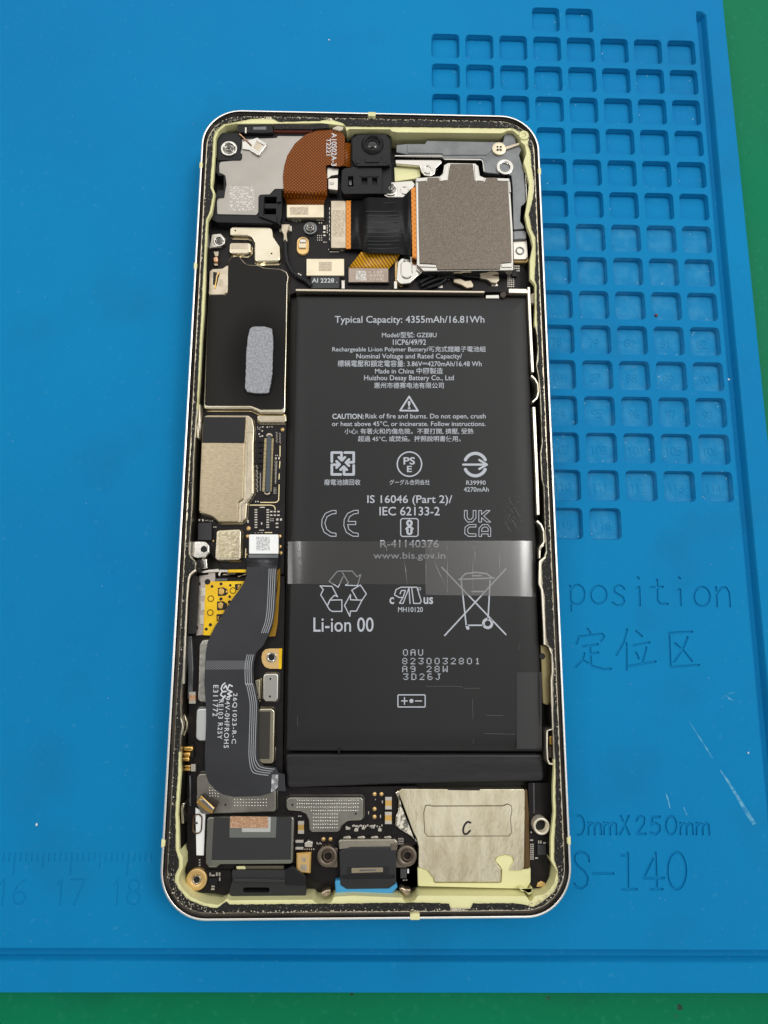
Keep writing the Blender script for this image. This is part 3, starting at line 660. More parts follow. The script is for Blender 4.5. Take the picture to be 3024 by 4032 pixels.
# ------------------------------------------------------------------ front camera and proximity sensor
LENSB = mat('lens_glass', (2, 2, 3), .04, 0, spec=.6)
fcam = slab('front_camera', B((215, 250), (245, 222), (470, 218), (495, 255), (497, 640), (420, 640), (240, 640), (215, 450)), 3.0, 5.9, BLACKP, phone, .3, .1, 2)
slab('camera_housing', B((222, 262), (262, 228), (462, 226), (488, 270), (488, 440), (245, 446), (222, 400)), 5.8, 6.9, BLACKP, fcam, .25, .15, 2)
c0 = un(*B((365, 292))[0], 7.2)
MB().lathe(c0, [(2.35, 6.8), (2.35, 7.0), (2.2, 7.15), (1.85, 7.55), (1.75, 7.58), (1.55, 7.3), (1.3, 6.75), (.02, 6.7)], 32).build('lens_barrel', BLACKP, fcam)
MB().lathe(c0, [(1.25, 6.75), (1.05, 6.9), (.8, 7.0), (.45, 7.08), (.02, 7.1)], 28).build('lens', LENSB, fcam)
slab('housing_bar', B((260, 405), (470, 402), (470, 445), (258, 448)), 6.8, 7.05, BLACKP, fcam, .1, .08, 2)
slab('housing_bar', B((312, 395), (410, 393), (412, 420), (312, 422)), 7.0, 7.25, BLACKP, fcam, .1, .08, 2)
for q in (B.box(248, 385, 280, 430), B.box(430, 375, 462, 425)): slab('housing_stud', q, 6.8, 7.12, BLACKP, fcam, .2, .08, 2)
hole(B((443, 262))[0], .2, 6.9, fcam, 'indicator'); hole(B((275, 258))[0], .25, 6.9, fcam, 'housing_dimple')
sens = cut_plate('proximity_sensor', rnd(ccw(mm(B((152, 480), (170, 465), (235, 455), (430, 462), (425, 638), (165, 640), (148, 610)), 6.6)), .2), [mm(B.box(195, 518, 232, 590), 6.6), mm(B.box(288, 530, 330, 580), 6.6), mm(B.box(362, 530, 398, 580), 6.6)], 4.2, 6.6, BLACKP, phone)
slab('sensor_rim', B((275, 512), (408, 512), (408, 522), (275, 522)), 6.5, 6.75, BLACKP, sens, .05, .05, 1)
for q in (B.box(200, 530, 222, 580), B.box(296, 540, 322, 572), B.box(368, 540, 390, 572)): slab('sensor_window', q, 5.2, 5.6, DARKSTEEL, sens, .05, .05, 1)
slab('sensor_lip', B((190, 640), (420, 642), (410, 658), (200, 658)), 4.2, 5.2, DARKSTEEL, sens, .05, .05, 1)

# ------------------------------------------------------------------ rear camera, its bracket and ribbon
CAMTOP = mat('camera_plate', (100, 92, 83), .48, .8, var=(4200, (122, 113, 103), .42, .66), bump=(5200, .4, .05))
rcam = slab('rear_camera', B((665, 530), (830, 518), (852, 500), (862, 440), (888, 425), (1080, 428), (1102, 448), (1112, 512), (1140, 527), (1318, 532), (1342, 900), (1346, 1172), (720, 1178), (672, 1132)), 3.0, 7.1, STEEL, phone, .25, .12, 2)
slab('top_plate', B((682, 562), (742, 556), (748, 528), (822, 526), (835, 552), (888, 552), (898, 470), (906, 432), (1062, 432), (1074, 540), (1088, 556), (1145, 555), (1156, 528), (1230, 528), (1236, 556), (1306, 560), (1326, 900), (1332, 1114), (1258, 1122), (1254, 1162), (816, 1168), (806, 1128), (692, 1122), (686, 900)), 7.05, 7.3, CAMTOP, rcam, .15, .04, 1)
for q in (B((830, 520), (858, 508), (876, 440), (895, 442), (888, 545), (838, 552)), B((1072, 438), (1096, 448), (1104, 512), (1148, 530), (1140, 552), (1090, 550), (1078, 530))): slab('frame_clip', q, 7.0, 7.36, STEEL, rcam, .15, .08, 2)
for q in (B((672, 538), (740, 534), (740, 550), (672, 556)), B((1236, 538), (1312, 538), (1312, 552), (1236, 550)), B((690, 1130), (806, 1134), (808, 1150), (690, 1146)), B((1262, 1128), (1336, 1122), (1336, 1150), (1262, 1150)), B((1312, 556), (1322, 556), (1328, 630), (1316, 630))): slab('frame_clip', q, 7.0, 7.33, STEEL, rcam, .05, .05, 1)
RIB = mat('black_ribbon', (20, 21, 23), .4, 0, bump=(90, .5, .2), stretch=(.1, 14, 1), spec=.35)
rb = ribbon('camera_ribbon', [(B((214, 690))[0], B((214, 1024))[0], 5.3), (B((260, 688))[0], B((258, 1024))[0], 5.35), (B((298, 686))[0], B((292, 1028))[0], 5.7), (B((312, 672))[0], B((308, 1046))[0], 6.25), (B((340, 665))[0], B((340, 1053))[0], 6.55), (B((440, 668))[0], B((440, 1053))[0], 6.6), (B((540, 672))[0], B((552, 1058))[0], 6.5), (B((572, 668))[0], B((580, 1062))[0], 6.3), (B((600, 640))[0], B((606, 1064))[0], 6.5), (B((632, 606))[0], B((636, 1068))[0], 6.95)], RIB, phone, .2)
RIBL = mat('ribbon_crease', (70, 72, 75), .35)
for y, x0, x1 in ((760, 320, 560), (872, 322, 556), (880, 222, 300), (935, 326, 570), (1015, 330, 560), (700, 440, 525), (790, 330, 560), (835, 325, 558), (905, 326, 566), (965, 330, 568), (990, 335, 500)):
    pts = [(*un(*B((x, y + 5 * math.sin((x - 300) / 80)))[0], 6.62), 6.585 if 330 < x < 560 else 6.5) for x in range(x0, x1, 20)]
    if x1 > 310: MB().tube([p for p in pts], .05, 5).build('ribbon_crease', RIBL, rb)
slab('orange_flex_edge', B((632, 606), (664, 590), (682, 1092), (642, 1080)), 6.3, 6.92, ORANGE, phone, .05, .04, 1)
YFLEX = hatch('yellow_flex', (214, 156, 12), (130, 84, 4), 520, .35, 0, .45, .8, both=False, rot=-35)
ribbon('lens_flex', [(B((285, 1045))[0], B((560, 1062))[0], 5.6), (B((262, 1075))[0], B((532, 1092))[0], 5.3), (B((225, 1120))[0], B((505, 1130))[0], 5.0), (B((198, 1158))[0], B((478, 1162))[0], 4.95)], YFLEX, phone, .14)
GREYTAN = mat('grey_stiffener', (158, 143, 132), .4, .8, var=(700, (146, 131, 120), .4, .6))
p4 = stiff(B, 198, 1157, 475, 1255, 5.1, GREYTAN); patch(B.box(248, 1175, 322, 1244), 5.1, ETCHG, p4)
ENG = mat('engraved_pale', (208, 200, 190), .5)
for k, tx in enumerate(('L344', 'A2TN', '776X')): text(tx, *B((343, 1193 + 25 * k), (432 if k == 0 else 442, 1193 + 25 * k), (343, 1175 + 25 * k)), 5.13, ENG, p4)
slab('socket_frame', B.box(190, 1150, 486, 1265), 4.2, 4.6, BLACKP, phone, .1, .05, 1)
brk = slab('camera_bracket', B((530, 300), (605, 292), (730, 292), (740, 270), (1272, 280), (1284, 212), (1350, 208), (1364, 290), (1402, 330), (1384, 372), (1418, 480), (1432, 700), (1398, 728), (1392, 830), (1420, 868), (1418, 884), (1345, 890), (1338, 600), (1330, 512), (1145, 492), (1130, 402), (1120, 396), (862, 396), (845, 372), (606, 368), (530, 352)), 3.4, 6.55, DARKSTEEL, phone, .25, .12, 2)
slab('bracket_rib', B((606, 296), (730, 296), (742, 274), (1192, 282), (1200, 330), (1160, 370), (860, 372), (846, 360), (608, 356)), 6.5, 6.68, DARKSTEEL, brk, .2, .06, 2)
slab('bracket_shelf', B((1290, 212), (1346, 210), (1356, 268), (1296, 270)), 5.0, 5.9, DARKSTEEL, brk, .1, .05, 1)
for pth, w in ((B((520, 376), (848, 378), (866, 400), (1118, 402), (1134, 415), (1142, 486)), .3), (B((1420, 480), (1430, 500), (1436, 690)), .2)):
    MB().solid(polywall(mm(pth, 6.5), w), 5.6, 6.5, .05, 1).build('bracket_edge', STEEL, brk)
ring('bracket_screw', B((1245, 325))[0], 1.5, .0, 6.0, 6.95, PALE, phone, .0)
for a in (45, 135, 225, 315):
    p = B((1245 + 15 * math.cos(math.radians(a)), 325 + 15 * math.sin(math.radians(a))))[0]; hole(p, .22, 6.96, phone, 'screw_hole')
slab('spring_finger', B((1290, 312), (1380, 285), (1392, 290), (1380, 302), (1296, 332)), 6.6, 6.9, TAN, phone, .05, .05, 1)
ring('bracket_boss', B((1286, 452))[0], 1.8, 1.1, 5.5, 6.95, STEEL, phone, .7)
tp = slab('bracket_tab', B((522, 402), (838, 402), (850, 420), (808, 462), (800, 500), (770, 520), (730, 515), (705, 480), (690, 446), (526, 432)), 4.6, 5.9, STEEL, phone, .3, .12, 2)
ring('tab_eyelet', B((748, 468))[0], 1.05, .75, 5.6, 6.1, STEEL, phone, .4)
slab('plastic_shelf', B((515, 455), (690, 458), (700, 520), (660, 535), (520, 555)), 3.0, 4.9, PLASTIC, phone, .2, .08, 2)
bb = slab('screw_bracket', B((432, 640), (445, 590), (480, 560), (640, 548), (664, 575), (640, 612), (592, 666), (470, 666)), 4.2, 5.6, STEEL, phone, .4, .14, 2)
ring('screw_collar', B((490, 605))[0], 1.55, 1.1, 5.2, 5.85, STEEL, phone, .4, bore=False); screw(B((490, 603))[0], 1.05, 5.8)
ring('bracket_eyelet', B((588, 615))[0], .95, .75, 5.4, 5.75, STEEL, phone, .5)
bk2 = slab('slotted_bracket', B((540, 1115), (578, 1072), (640, 1075), (668, 1112), (722, 1182), (680, 1212), (625, 1262), (560, 1268), (530, 1235)), 4.2, 5.5, STEEL, phone, .4, .14, 2)
sc_ = un(*B((602, 1165))[0], 5.5)
MB().rings([(rrect(2.5, 4.2, 1.2, 6, *sc_), 5.45), (rrect(2.4, 4.1, 1.15, 6, *sc_), 5.8), (rrect(2.1, 3.8, 1.0, 6, *sc_), 5.8), (rrect(2.0, 3.7, .98, 6, *sc_), 5.2)], False, True).build('slot_rim', STEEL, bk2)
slab('slot_core', B((585, 1122), (622, 1122), (622, 1160), (585, 1160)), 5.2, 5.45, PALE, bk2, .2, .08, 2)
hole(B((600, 1195))[0], .5, 5.25, bk2, 'slot_pin')
slab('gold_bracket_edge', B((520, 1090), (545, 1080), (540, 1262), (600, 1278), (560, 1285), (522, 1250)), 4.1, 4.6, BRASS, phone, .1, .05, 1)
rt = slab('bracket_foot', B((1342, 968), (1438, 962), (1446, 1078), (1432, 1096), (1346, 1096)), 4.2, 5.6, PADW, phone, .2, .1, 2)
ring('foot_eyelet', B((1390, 1035))[0], .92, .62, 5.4, 5.75, DARKSTEEL, phone, .6)
slab('bracket_step', B((1340, 892), (1420, 888), (1442, 905), (1440, 956), (1340, 962)), 4.2, 6.2, DARKSTEEL, phone, .1, .35, 3)
slab('gold_bracket_edge', B((1342, 1098), (1436, 1098), (1446, 1082), (1450, 1105), (1436, 1118), (1344, 1114)), 4.1, 5.0, BRASS, phone, .1, .05, 1)
# antenna cables under the camera
for pts in ([(690, 1262), (780, 1215), (900, 1196), (1010, 1212), (1110, 1222)], [(700, 1285), (800, 1240), (900, 1218), (960, 1240)], [(745, 1296), (830, 1268), (880, 1230)]):
    MB().tube(smoothpath([(*un(*q, 4.75), 4.75) for q in B(*pts)]), .34).build('antenna_cable', BLACKP, phone)
for q in (B((928, 1232), (975, 1228), (1010, 1245), (1050, 1240), (1068, 1270), (1062, 1292), (1020, 1296), (985, 1275), (930, 1255)), B((1110, 1205), (1150, 1202), (1245, 1210), (1248, 1240), (1225, 1262), (1190, 1258), (1160, 1235), (1112, 1225))):
    slab('cable_plug', q, 4.2, 5.1, TAN, phone, .25, .15, 2)
pads('solder_pads', B, [(820, 1216 + (i % 3) * 10, 830, 1222 + (i % 3) * 10) for i in range(3)] + [(850 + 14 * i, 1215 + (i % 2) * 12, 860 + 14 * i, 1228 + (i % 2) * 12) for i in range(6)] + [(820, 1276, 852, 1296), (1192, 1270, 1236, 1284)] + [(1302 + 13 * (i % 4), 1205 + 13 * (i // 4), 1310 + 13 * (i % 4), 1212 + 13 * (i // 4)) for i in range(28)] + [(1350 + 14 * (i % 3), 1140 + 16 * (i // 3), 1358 + 14 * (i % 3), 1150 + 16 * (i // 3)) for i in range(9)], 4.2, PADW, main_board)
slab('board_connector', B.box(1335, 1168, 1368, 1215), 4.2, 4.9, BLACKP, phone, .05, .05, 1)

# ------------------------------------------------------------------ upper left board
s1 = can(C((400, 272), (430, 252), (830, 255), (866, 280), (872, 360), (946, 470), (952, 600), (930, 632), (690, 636), (668, 610), (668, 430), (640, 372), (590, 355), (412, 350), (398, 330)), 5.4, None, C((460, 298), (855, 548)))
s2 = can(C((396, 440), (415, 428), (615, 430), (632, 450), (626, 530), (590, 552), (410, 548), (390, 520)), 5.3, None, C((556, 466),))
slab('recessed_panel', C((412, 440), (600, 442), (600, 500), (412, 498)), 5.28, 5.32, TAN, s2, .1, .01, 1)
plug = slab('antenna_plug', C((958, 225), (1056, 228), (1052, 280), (1026, 330), (1030, 415), (985, 415), (985, 340), (960, 290)), 4.2, 5.2, TAN, phone, .12, .12, 2)
MB().tube(smoothpath([(*un(*q, 4.8), 4.8) for q in C((1005, 410), (1006, 480), (1010, 560), (1030, 650), (1080, 740), (1150, 805), (1230, 850), (1290, 905))]), .46, 10).build('antenna_cable', BLACKP, phone)
pads('plug_tabs', C, [(942, 280, 962, 312), (1058, 250, 1074, 308)], 4.4, PADW, main_board)
ring('screw_collar', C((1275, 270))[0], 1.42, 1.0, 4.2, 4.75, DARKSTEEL, phone, .3, bore=False); screw(C((1275, 262))[0], .95, 4.95)
c0 = un(*C((1195, 462))[0], 4.7)
sl = MB().rings([(rrect(2.5, 4.0, 1.2, 6, *c0), 4.1), (rrect(2.45, 3.95, 1.2, 6, *c0), 4.7), (rrect(2.1, 3.6, 1.02, 6, *c0), 4.75), (rrect(1.95, 3.45, .95, 6, *c0), 4.35)], False, True).build('slotted_boss', BRASS, phone)
slab('slot_core', C((1150, 436), (1232, 436), (1230, 485), (1152, 485)), 4.3, 4.72, PALE, sl, .15, .06, 2)
slab('slot_core', C((1162, 390), (1230, 392), (1228, 428), (1160, 428)), 4.3, 4.6, STEEL, sl, .2, .1, 2)
p3 = stiff(C, 1235, 605, 1645, 788, 5.0, PALE, .12); patch(C.box(1370, 640, 1510, 740), 5.0, ETCH, p3)
lab = slab('flex_label', C((1283, 795), (1596, 795), (1592, 926), (1283, 926)), 4.2, 4.75, mat('black_flex', (40, 42, 46), .5), phone, .1, .05, 1)
text('AI 2228 .', *C((1295, 865), (1572, 865), (1295, 818)), 4.78, PRINT, lab, bold=.01)
lb = slab('screw_lug', C((205, 338), (300, 330), (352, 385), (346, 432), (302, 476), (205, 482), (170, 492), (180, 470)), 4.2, 4.9, PADW, phone, .3, .1, 2)
ring('screw_collar', C((284, 410))[0], 1.22, .85, 4.6, 5.1, STEEL, phone, .3, bore=False); screw(C((284, 412))[0], .8, 5.15)
sc = slab('spring_contact', C((220, 525), (280, 525), (272, 575), (238, 580)), 4.2, 4.9, TAN, phone, .1, .08, 2)
slab('contact_arm', C((216, 590), (258, 572), (272, 600), (268, 640), (222, 640)), 4.3, 5.2, COPPER, sc, .15, .2, 2); slab('contact_foot', C((225, 640), (266, 640), (272, 680), (228, 678)), 4.2, 4.7, TAN, sc, .1, .06, 1)
tl = slab('tan_lug', C((178, 742), (212, 716), (320, 710), (382, 668), (380, 940), (368, 972), (332, 995), (168, 997)), 4.4, 5.45, TAN, phone, .25, .1, 2)
slab('slot_opening', C((220, 746), (264, 756), (250, 800), (242, 892), (216, 886)), 5.43, 5.475, HOLE, tl, .05, .01, 1)
slab('gold_tongue', C((268, 756), (296, 748), (270, 790), (252, 880), (246, 930), (228, 928), (244, 850)), 5.43, 5.55, GOLD, tl, .05, .04, 1)
patch(C.box(288, 830, 322, 900), 5.45, ETCH, tl)
hole(C((245, 268))[0], .3, 4.2, main_board, 'gold_via')
pads('solder_pads', C, [(690 + 26 * i, 226 + 4 * (i % 2), 704 + 26 * i, 240) for i in range(5)] + [(1075 + 22 * i, 182 + 6 * (i % 3), 1086 + 22 * i, 196 + 5 * (i % 3)) for i in range(5)] + [(1348 + 22 * i, 184, 1362 + 22 * i, 194) for i in range(4)] + [(1370 + 24 * i, 212, 1382 + 24 * i, 224) for i in range(2)] + [(1418, 246, 1444, 290), (1416, 310, 1442, 326), (1420, 346, 1442, 362)] + [(1456, 240 + 20 * i, 1468, 250 + 20 * i) for i in range(5)] + [(1352 + 22 * (i % 3), 350 + 25 * (i // 3), 1362 + 22 * (i % 3), 360 + 25 * (i // 3)) for i in range(9)] + [(1420, 422, 1434, 432), (1444, 424, 1454, 434), (1474, 500, 1482, 514), (1492, 502, 1504, 514), (1490, 528, 1590, 536), (1600, 512, 1640, 522), (1140, 765, 1160, 785), (1166, 775, 1180, 792), (1110, 795, 1130, 810), (1140, 800, 1155, 826)], 4.2, PADW, main_board, .14)
pads('solder_pads', B, [(175 + 34 * i, 660, 196 + 34 * i, 676) for i in range(5)] + [(64, 740 + 30 * i, 72, 760 + 30 * i) for i in range(8)] + [(150, 1248, 172, 1298), (514, 1256, 536, 1304)], 4.25, PADW, main_board, .3)
for x0, x1 in ((150, 172), (514, 536)): slab('rail_clip', B.box(x0, 1248, x1, 1300), 4.2, 5.2, PADW, phone, .05, .05, 1)

# graphite sheet over the large shield, thermal pad
BIG = C((378, 680), (384, 616), (420, 576), (500, 568), (560, 640), (600, 664), (720, 668), (770, 698), (960, 710), (1024, 744), (1046, 800)) + D((1306, 60), (1295, 800), (1282, 1400), (1278, 1690), (1272, 1740), (1240, 1752), (935, 1752), (880, 1720), (820, 1692), (225, 1692), (195, 1660), (208, 1300), (238, 600), (262, 206), (300, 186), (478, 188), (505, 165), (508, 0))
bigcan = can(BIG, 5.35, None, (), CREAM, 'shield_can', .35, .3, 4.2, .3)
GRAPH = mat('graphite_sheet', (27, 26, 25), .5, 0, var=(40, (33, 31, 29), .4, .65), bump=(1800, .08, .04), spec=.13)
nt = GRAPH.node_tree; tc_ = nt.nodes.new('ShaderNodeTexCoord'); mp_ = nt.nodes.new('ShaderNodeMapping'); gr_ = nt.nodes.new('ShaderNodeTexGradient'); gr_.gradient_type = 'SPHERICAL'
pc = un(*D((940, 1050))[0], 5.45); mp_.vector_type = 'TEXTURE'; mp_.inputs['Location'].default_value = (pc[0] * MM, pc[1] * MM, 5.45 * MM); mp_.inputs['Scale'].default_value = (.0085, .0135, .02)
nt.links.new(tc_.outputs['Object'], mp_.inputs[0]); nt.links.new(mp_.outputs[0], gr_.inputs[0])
halo = nt.nodes.new('ShaderNodeMapRange'); halo.inputs[1].default_value = .05; halo.inputs[2].default_value = .55; nt.links.new(gr_.outputs[1], halo.inputs[0])
mo = nt.nodes.new('ShaderNodeMix'); mo.data_type = 'RGBA'; mo.inputs[6].default_value = lin((33, 31, 29)); mo.inputs[7].default_value = lin((9, 9, 9)); nt.links.new(halo.outputs[0], mo.inputs[0]); nt.links.new(mo.outputs[2], nt.nodes['Principled BSDF'].inputs['Base Color'])   # darker ellipse around the thermal pad
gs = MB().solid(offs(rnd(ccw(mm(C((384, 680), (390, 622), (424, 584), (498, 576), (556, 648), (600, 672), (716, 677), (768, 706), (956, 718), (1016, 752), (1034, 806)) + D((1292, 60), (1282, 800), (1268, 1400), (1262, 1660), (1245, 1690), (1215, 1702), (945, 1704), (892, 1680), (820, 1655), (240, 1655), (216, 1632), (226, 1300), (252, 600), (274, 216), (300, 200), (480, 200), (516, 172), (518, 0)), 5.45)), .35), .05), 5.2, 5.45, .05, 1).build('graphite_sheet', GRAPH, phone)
PAD = mat('thermal_pad', (140, 142, 148), .8, 0, var=(2600, (166, 168, 174), .42, .66), bump=(1900, .9, .25))
MB().solid(jag(rnd(ccw(mm(D((808, 640), (860, 616), (1000, 616), (1098, 640), (1112, 800), (1106, 1000), (1100, 1230), (1076, 1380), (1052, 1482), (900, 1486), (775, 1466), (746, 1420), (756, 1150), (762, 950), (778, 780)), 6.1)), .5), .25, .05), 5.4, 6.1, .05, 1).build('thermal_pad', PAD, phone)
st = can(E((918, 120), (1296, 120), (1302, 195), (1280, 212), (950, 212), (916, 180)), 4.95, None, (), CREAM, 'shield_step', .2, .15)
slab('recessed_panel', E((950, 140), (1272, 138), (1256, 186), (968, 186)), 4.93, 4.965, TAN, st, .05, .01, 1)

# ------------------------------------------------------------------ left side: tan shield, connectors
BRTAN = mat('brushed_nickel', (178, 164, 138), .38, .95, var=(4200, (160, 146, 122), .4, .65), bump=(5000, .3, .04), stretch=(.3, 1, 1))
s3 = can(E((200, 150), (232, 116), (800, 118), (850, 160), (868, 240), (876, 330), (866, 520), (868, 1150), (830, 1225), (782, 1285), (770, 1480), (722, 1532), (400, 1536), (338, 1476), (278, 1446), (170, 1424), (134, 1388), (144, 1100), (168, 600), (190, 250)), 5.05, None, (), CREAM, 'shield_can', .5, .18)
slab('raised_top', E((210, 148), (240, 126), (750, 128), (764, 150), (762, 320), (744, 480), (730, 1222), (666, 1264), (655, 1524), (404, 1526), (345, 1468), (285, 1436), (180, 1412), (142, 1380), (154, 1000), (176, 500)), 4.9, 5.5, BRTAN, s3, .3, .16, 3)
slab('raised_rib', E((790, 340), (850, 345), (846, 1140), (815, 1210), (772, 1262), (745, 1290), (742, 1500), (700, 1510), (700, 1300), (745, 1250), (770, 1180)), 5.0, 5.25, TAN, s3, .2, .1, 2)
slab('black_tape', E((206, 140), (762, 142), (745, 484), (190, 480)), 5.45, 5.57, mat('black_tape', (30, 30, 32), .5, spec=.3), s3, .03, .02, 1)
con = slab('board_connector', E((1046, 392), (1098, 392), (1084, 1130), (1022, 1130)), 4.2, 4.95, mat('grey_connector', (60, 70, 78), .45), phone, .1, .06, 2)
for q in (E((1030, 400), (1036, 368), (1060, 352), (1096, 355), (1116, 378), (1116, 402), (1100, 402), (1088, 385), (1062, 385), (1048, 402)), E((1004, 1122), (1022, 1124), (1030, 1142), (1060, 1142), (1072, 1122), (1086, 1122), (1082, 1156), (1048, 1172), (1012, 1160))): slab('connector_end', q, 4.2, 4.75, TAN, con, .05, .08, 2)
d = MB()
for k in range(40):
    y = 425 + 17.6 * k; sx = -k * .7
    for x0, x1 in ((1008, 1044), (1100, 1130)): d.solid(ccw(mm(E.box(x0 + sx, y, x1 + sx, y + 8), 4.6)), 4.1, 4.6, .03, 1)
o = d.build('connector_pin', TRACE, con); o['kind'] = 'stuff'
d = MB()
for k in range(6):
    for q in range(2): d.solid(ccw(mm(E.box(930 + 34 * q - 2 * k, 442 + 70 * k, 958 + 34 * q - 2 * k, 476 + 70 * k), 4.5)), 4.1, 4.5, .05, 1)
o = d.build('chip_capacitor', PCB, main_board); o['kind'] = 'stuff'
for pth in ([(958, 1268), (1150, 1268), (1180, 1258), (1198, 1232), (1204, 1035)], [(1216, 522), (1215, 660)], [(1214, 726), (1208, 815)], [(1206, 890), (1202, 960)], [(818, 1303), (1090, 1303), (1130, 1312), (1148, 1335), (1152, 1362)], [(1018, 1666), (1108, 1666)], [(764, 1880), (760, 1998)]):
    strokes_flat('gold_trace', [mm(E(*pth), 4.23)], .17, 4.23, TRACE, main_board)
R_ = []
for (x, y, w, h) in ((916, 270, 10, 14), (948, 274, 12, 10), (978, 266, 18, 14), (1040, 266, 16, 18), (1074, 266, 12, 10), (1104, 264, 12, 16), (972, 318, 20, 16), (932, 358, 18, 18), (972, 382, 20, 20), (944, 392, 18, 14), (920, 294, 10, 12), (942, 296, 12, 12)): R_.append((x, y, x + w, y + h))
for k in range(8): R_ += [(1160 + 10 * (k % 2), 342 + 18 * k, 1176 + 10 * (k % 2), 350 + 18 * k), (1205 + 8 * (k % 2), 352 + 18 * k, 1218 + 8 * (k % 2), 362 + 18 * k)]
R_ += [(1150, 676, 1172, 700), (1192, 672, 1214, 700), (1152, 642, 1166, 656), (1176, 642, 1190, 656)]
for k in range(17): R_ += [(1144 + 3 * (k % 3), 720 + 18 * k, 1156 + 3 * (k % 3), 728 + 18 * k), (1168 - k, 722 + 18 * k, 1180 - k, 732 + 18 * k)]
for k in range(18): R_ += [(900 + (k % 3) * 6, 780 + 20 * k, 914 + (k % 3) * 6, 790 + 20 * k)] + ([(950, 880 + 15 * k, 964, 888 + 15 * k)] if k < 16 else [])
R_ += [(1132, 1072 + 18 * k, 1146, 1082 + 18 * k) for k in range(5)] + [(1156, 1074 + 18 * k, 1168, 1082 + 18 * k) for k in range(5)] + [(888, 1248, 902, 1268), (918, 1250, 934, 1266)]
R_ += [(880, 1358 + 33 * k, 916, 1374 + 33 * k) for k in range(8)] + [(1036, 1358 + 33 * k, 1072, 1374 + 33 * k) for k in range(8)] + [(950, 1326, 1014, 1340), (940, 1630, 1004, 1642), (964, 1532, 982, 1562)]
R_ += [(1084 + 48 * i, 1380 + 48 * j, 1116 + 48 * i, 1400 + 48 * j) for i in range(3) for j in range(2)] + [(1082 + 30 * i, 1480 + 26 * j, 1104 + 30 * i, 1490 + 26 * j) for i in range(2) for j in range(2)] + [(1166, 1480, 1194, 1510), (1214, 1480, 1244, 1510), (1158, 1536, 1194, 1556), (1160, 1586, 1194, 1606), (784, 1500, 802, 1540), (336, 1586, 350, 1600), (362, 1586, 376, 1602), (140, 1488, 160, 1518), (186, 1488, 208, 1518), (230, 1502, 244, 1514), (256, 1500, 268, 1512), (286, 1510, 296, 1522), (316, 1508, 326, 1520), (880, 1668, 900, 1676), (920, 1664, 940, 1672), (960, 1664, 990, 1672)]
pads('solder_pads', E, R_, 4.2, PADW, main_board, .1)
for x, y, r in ((1250, 306, .38), (800, 1610, .42), (1214, 1714, .34), (1216, 1850, .34), (1226, 1934, .36), (790, 1714, .34), (332, 1776, .22), (778, 1955, .15)):
    MB().lathe(un(*E((x, y))[0], 4.22), [(r, 4.1), (r, 4.24), (.01, 4.25)], 16).build('test_pad', BRASS, main_board)
slab('black_chip', E((135, 1538), (312, 1538), (310, 1768), (130, 1764)), 4.2, 5.0, mat('chip_resin', (44, 44, 46), .65, 0, bump=(2500, .3, .05)), phone, .05, .05, 1)
DIMP = mat('dimpled_shield', (206, 196, 168), .36, .95, bump=(1900, .5, .14), var=(1500, (180, 168, 140), .42, .62))
s4 = can(E((372, 1656), (398, 1634), (680, 1622), (704, 1652), (696, 2008), (672, 2030), (382, 2034), (356, 2006)), 5.4, None, E((436, 1685),), CREAM)
slab('dimpled_panel', E((405, 1660), (672, 1655), (668, 1995), (395, 1998)), 5.38, 5.43, DIMP, s4, .2, .02, 1)
lug = slab('screw_lug', E((8, 1782), (100, 1776), (232, 1782), (284, 1838), (286, 1932), (240, 1992), (190, 2004), (120, 2010), (70, 2000), (20, 1960)), 4.2, 5.7, STEEL, phone, .6, .25, 3)
hole(E((212, 1885))[0], .55, 5.71, lug, 'screw_hole')
slab('lug_tail', E((170, 2004), (250, 2010), (262, 2140), (170, 2150)), 4.0, 5.0, STEEL, lug, .2, .2, 2)
wp = slab('connector_plate', E.box(806, 1690, 1194, 1945), 4.4, 5.6, WHITE, phone, .2, .08, 2); patch(E.box(902, 1722, 1080, 1902), 5.6, ETCHW, wp)
slab('connector_lip', E((800, 1948), (1192, 1948), (1190, 2004), (796, 2004)), 4.4, 5.3, DARKSTEEL, phone, .1, .1, 2)

# ------------------------------------------------------------------ the long grey flex
GREYF = mat('grey_flex', (45, 46, 50), .36, 0, var=(120, (51, 52, 56), .4, .65), bump=(700, .06, .05), spec=.4)
left = F((965, 172), (962, 290), (932, 372), (882, 452), (802, 562), (702, 702), (622, 850), (562, 932), (500, 1052), (456, 1152), (430, 1300), (420, 1500), (412, 1700)) + G((462, 40), (484, 400), (480, 600), (466, 900), (470, 1150), (512, 1272), (600, 1372), (700, 1432), (830, 1462), (1150, 1452), (1290, 1412), (1345, 1382), (1478, 1392))
right = F((1366, 172), (1342, 700), (1312, 900), (1262, 1050), (1182, 1200), (1092, 1292), (1064, 1400), (1052, 1500), (1060, 1700)) + G((1092, 40), (1132, 200), (1142, 350), (1128, 800), (1128, 950), (1152, 1022), (1205, 1070), (1362, 1092), (1392, 1162), (1470, 1178))
ZF = 5.85
flex = MB().solid(ccw(mm(left + right[::-1], ZF)), ZF - .2, ZF, .05, 1).build('board_flex', GREYF, phone)
ribbon('flex_neck', [(F((962, 52))[0], F((1380, 60))[0], 5.15), (F((964, 95))[0], F((1378, 100))[0], 5.1), (F((965, 135))[0], F((1372, 138))[0], 5.4), (F((965, 160))[0], F((1368, 160))[0], 5.78), (F((965, 175))[0], F((1366, 175))[0], 5.85)], GREYF, flex, .16)
LINEW = mat('flex_trace', (160, 162, 166), .4)
tr = F((1340, 200), (1316, 690), (1292, 880), (1240, 1035)) ; tr2 = F((1052, 1320), (1036, 1400), (1024, 1500), (1030, 1700)) + G((1064, 40), (1100, 200), (1114, 350), (1100, 800), (1100, 960), (1128, 1040), (1185, 1090), (1340, 1112))
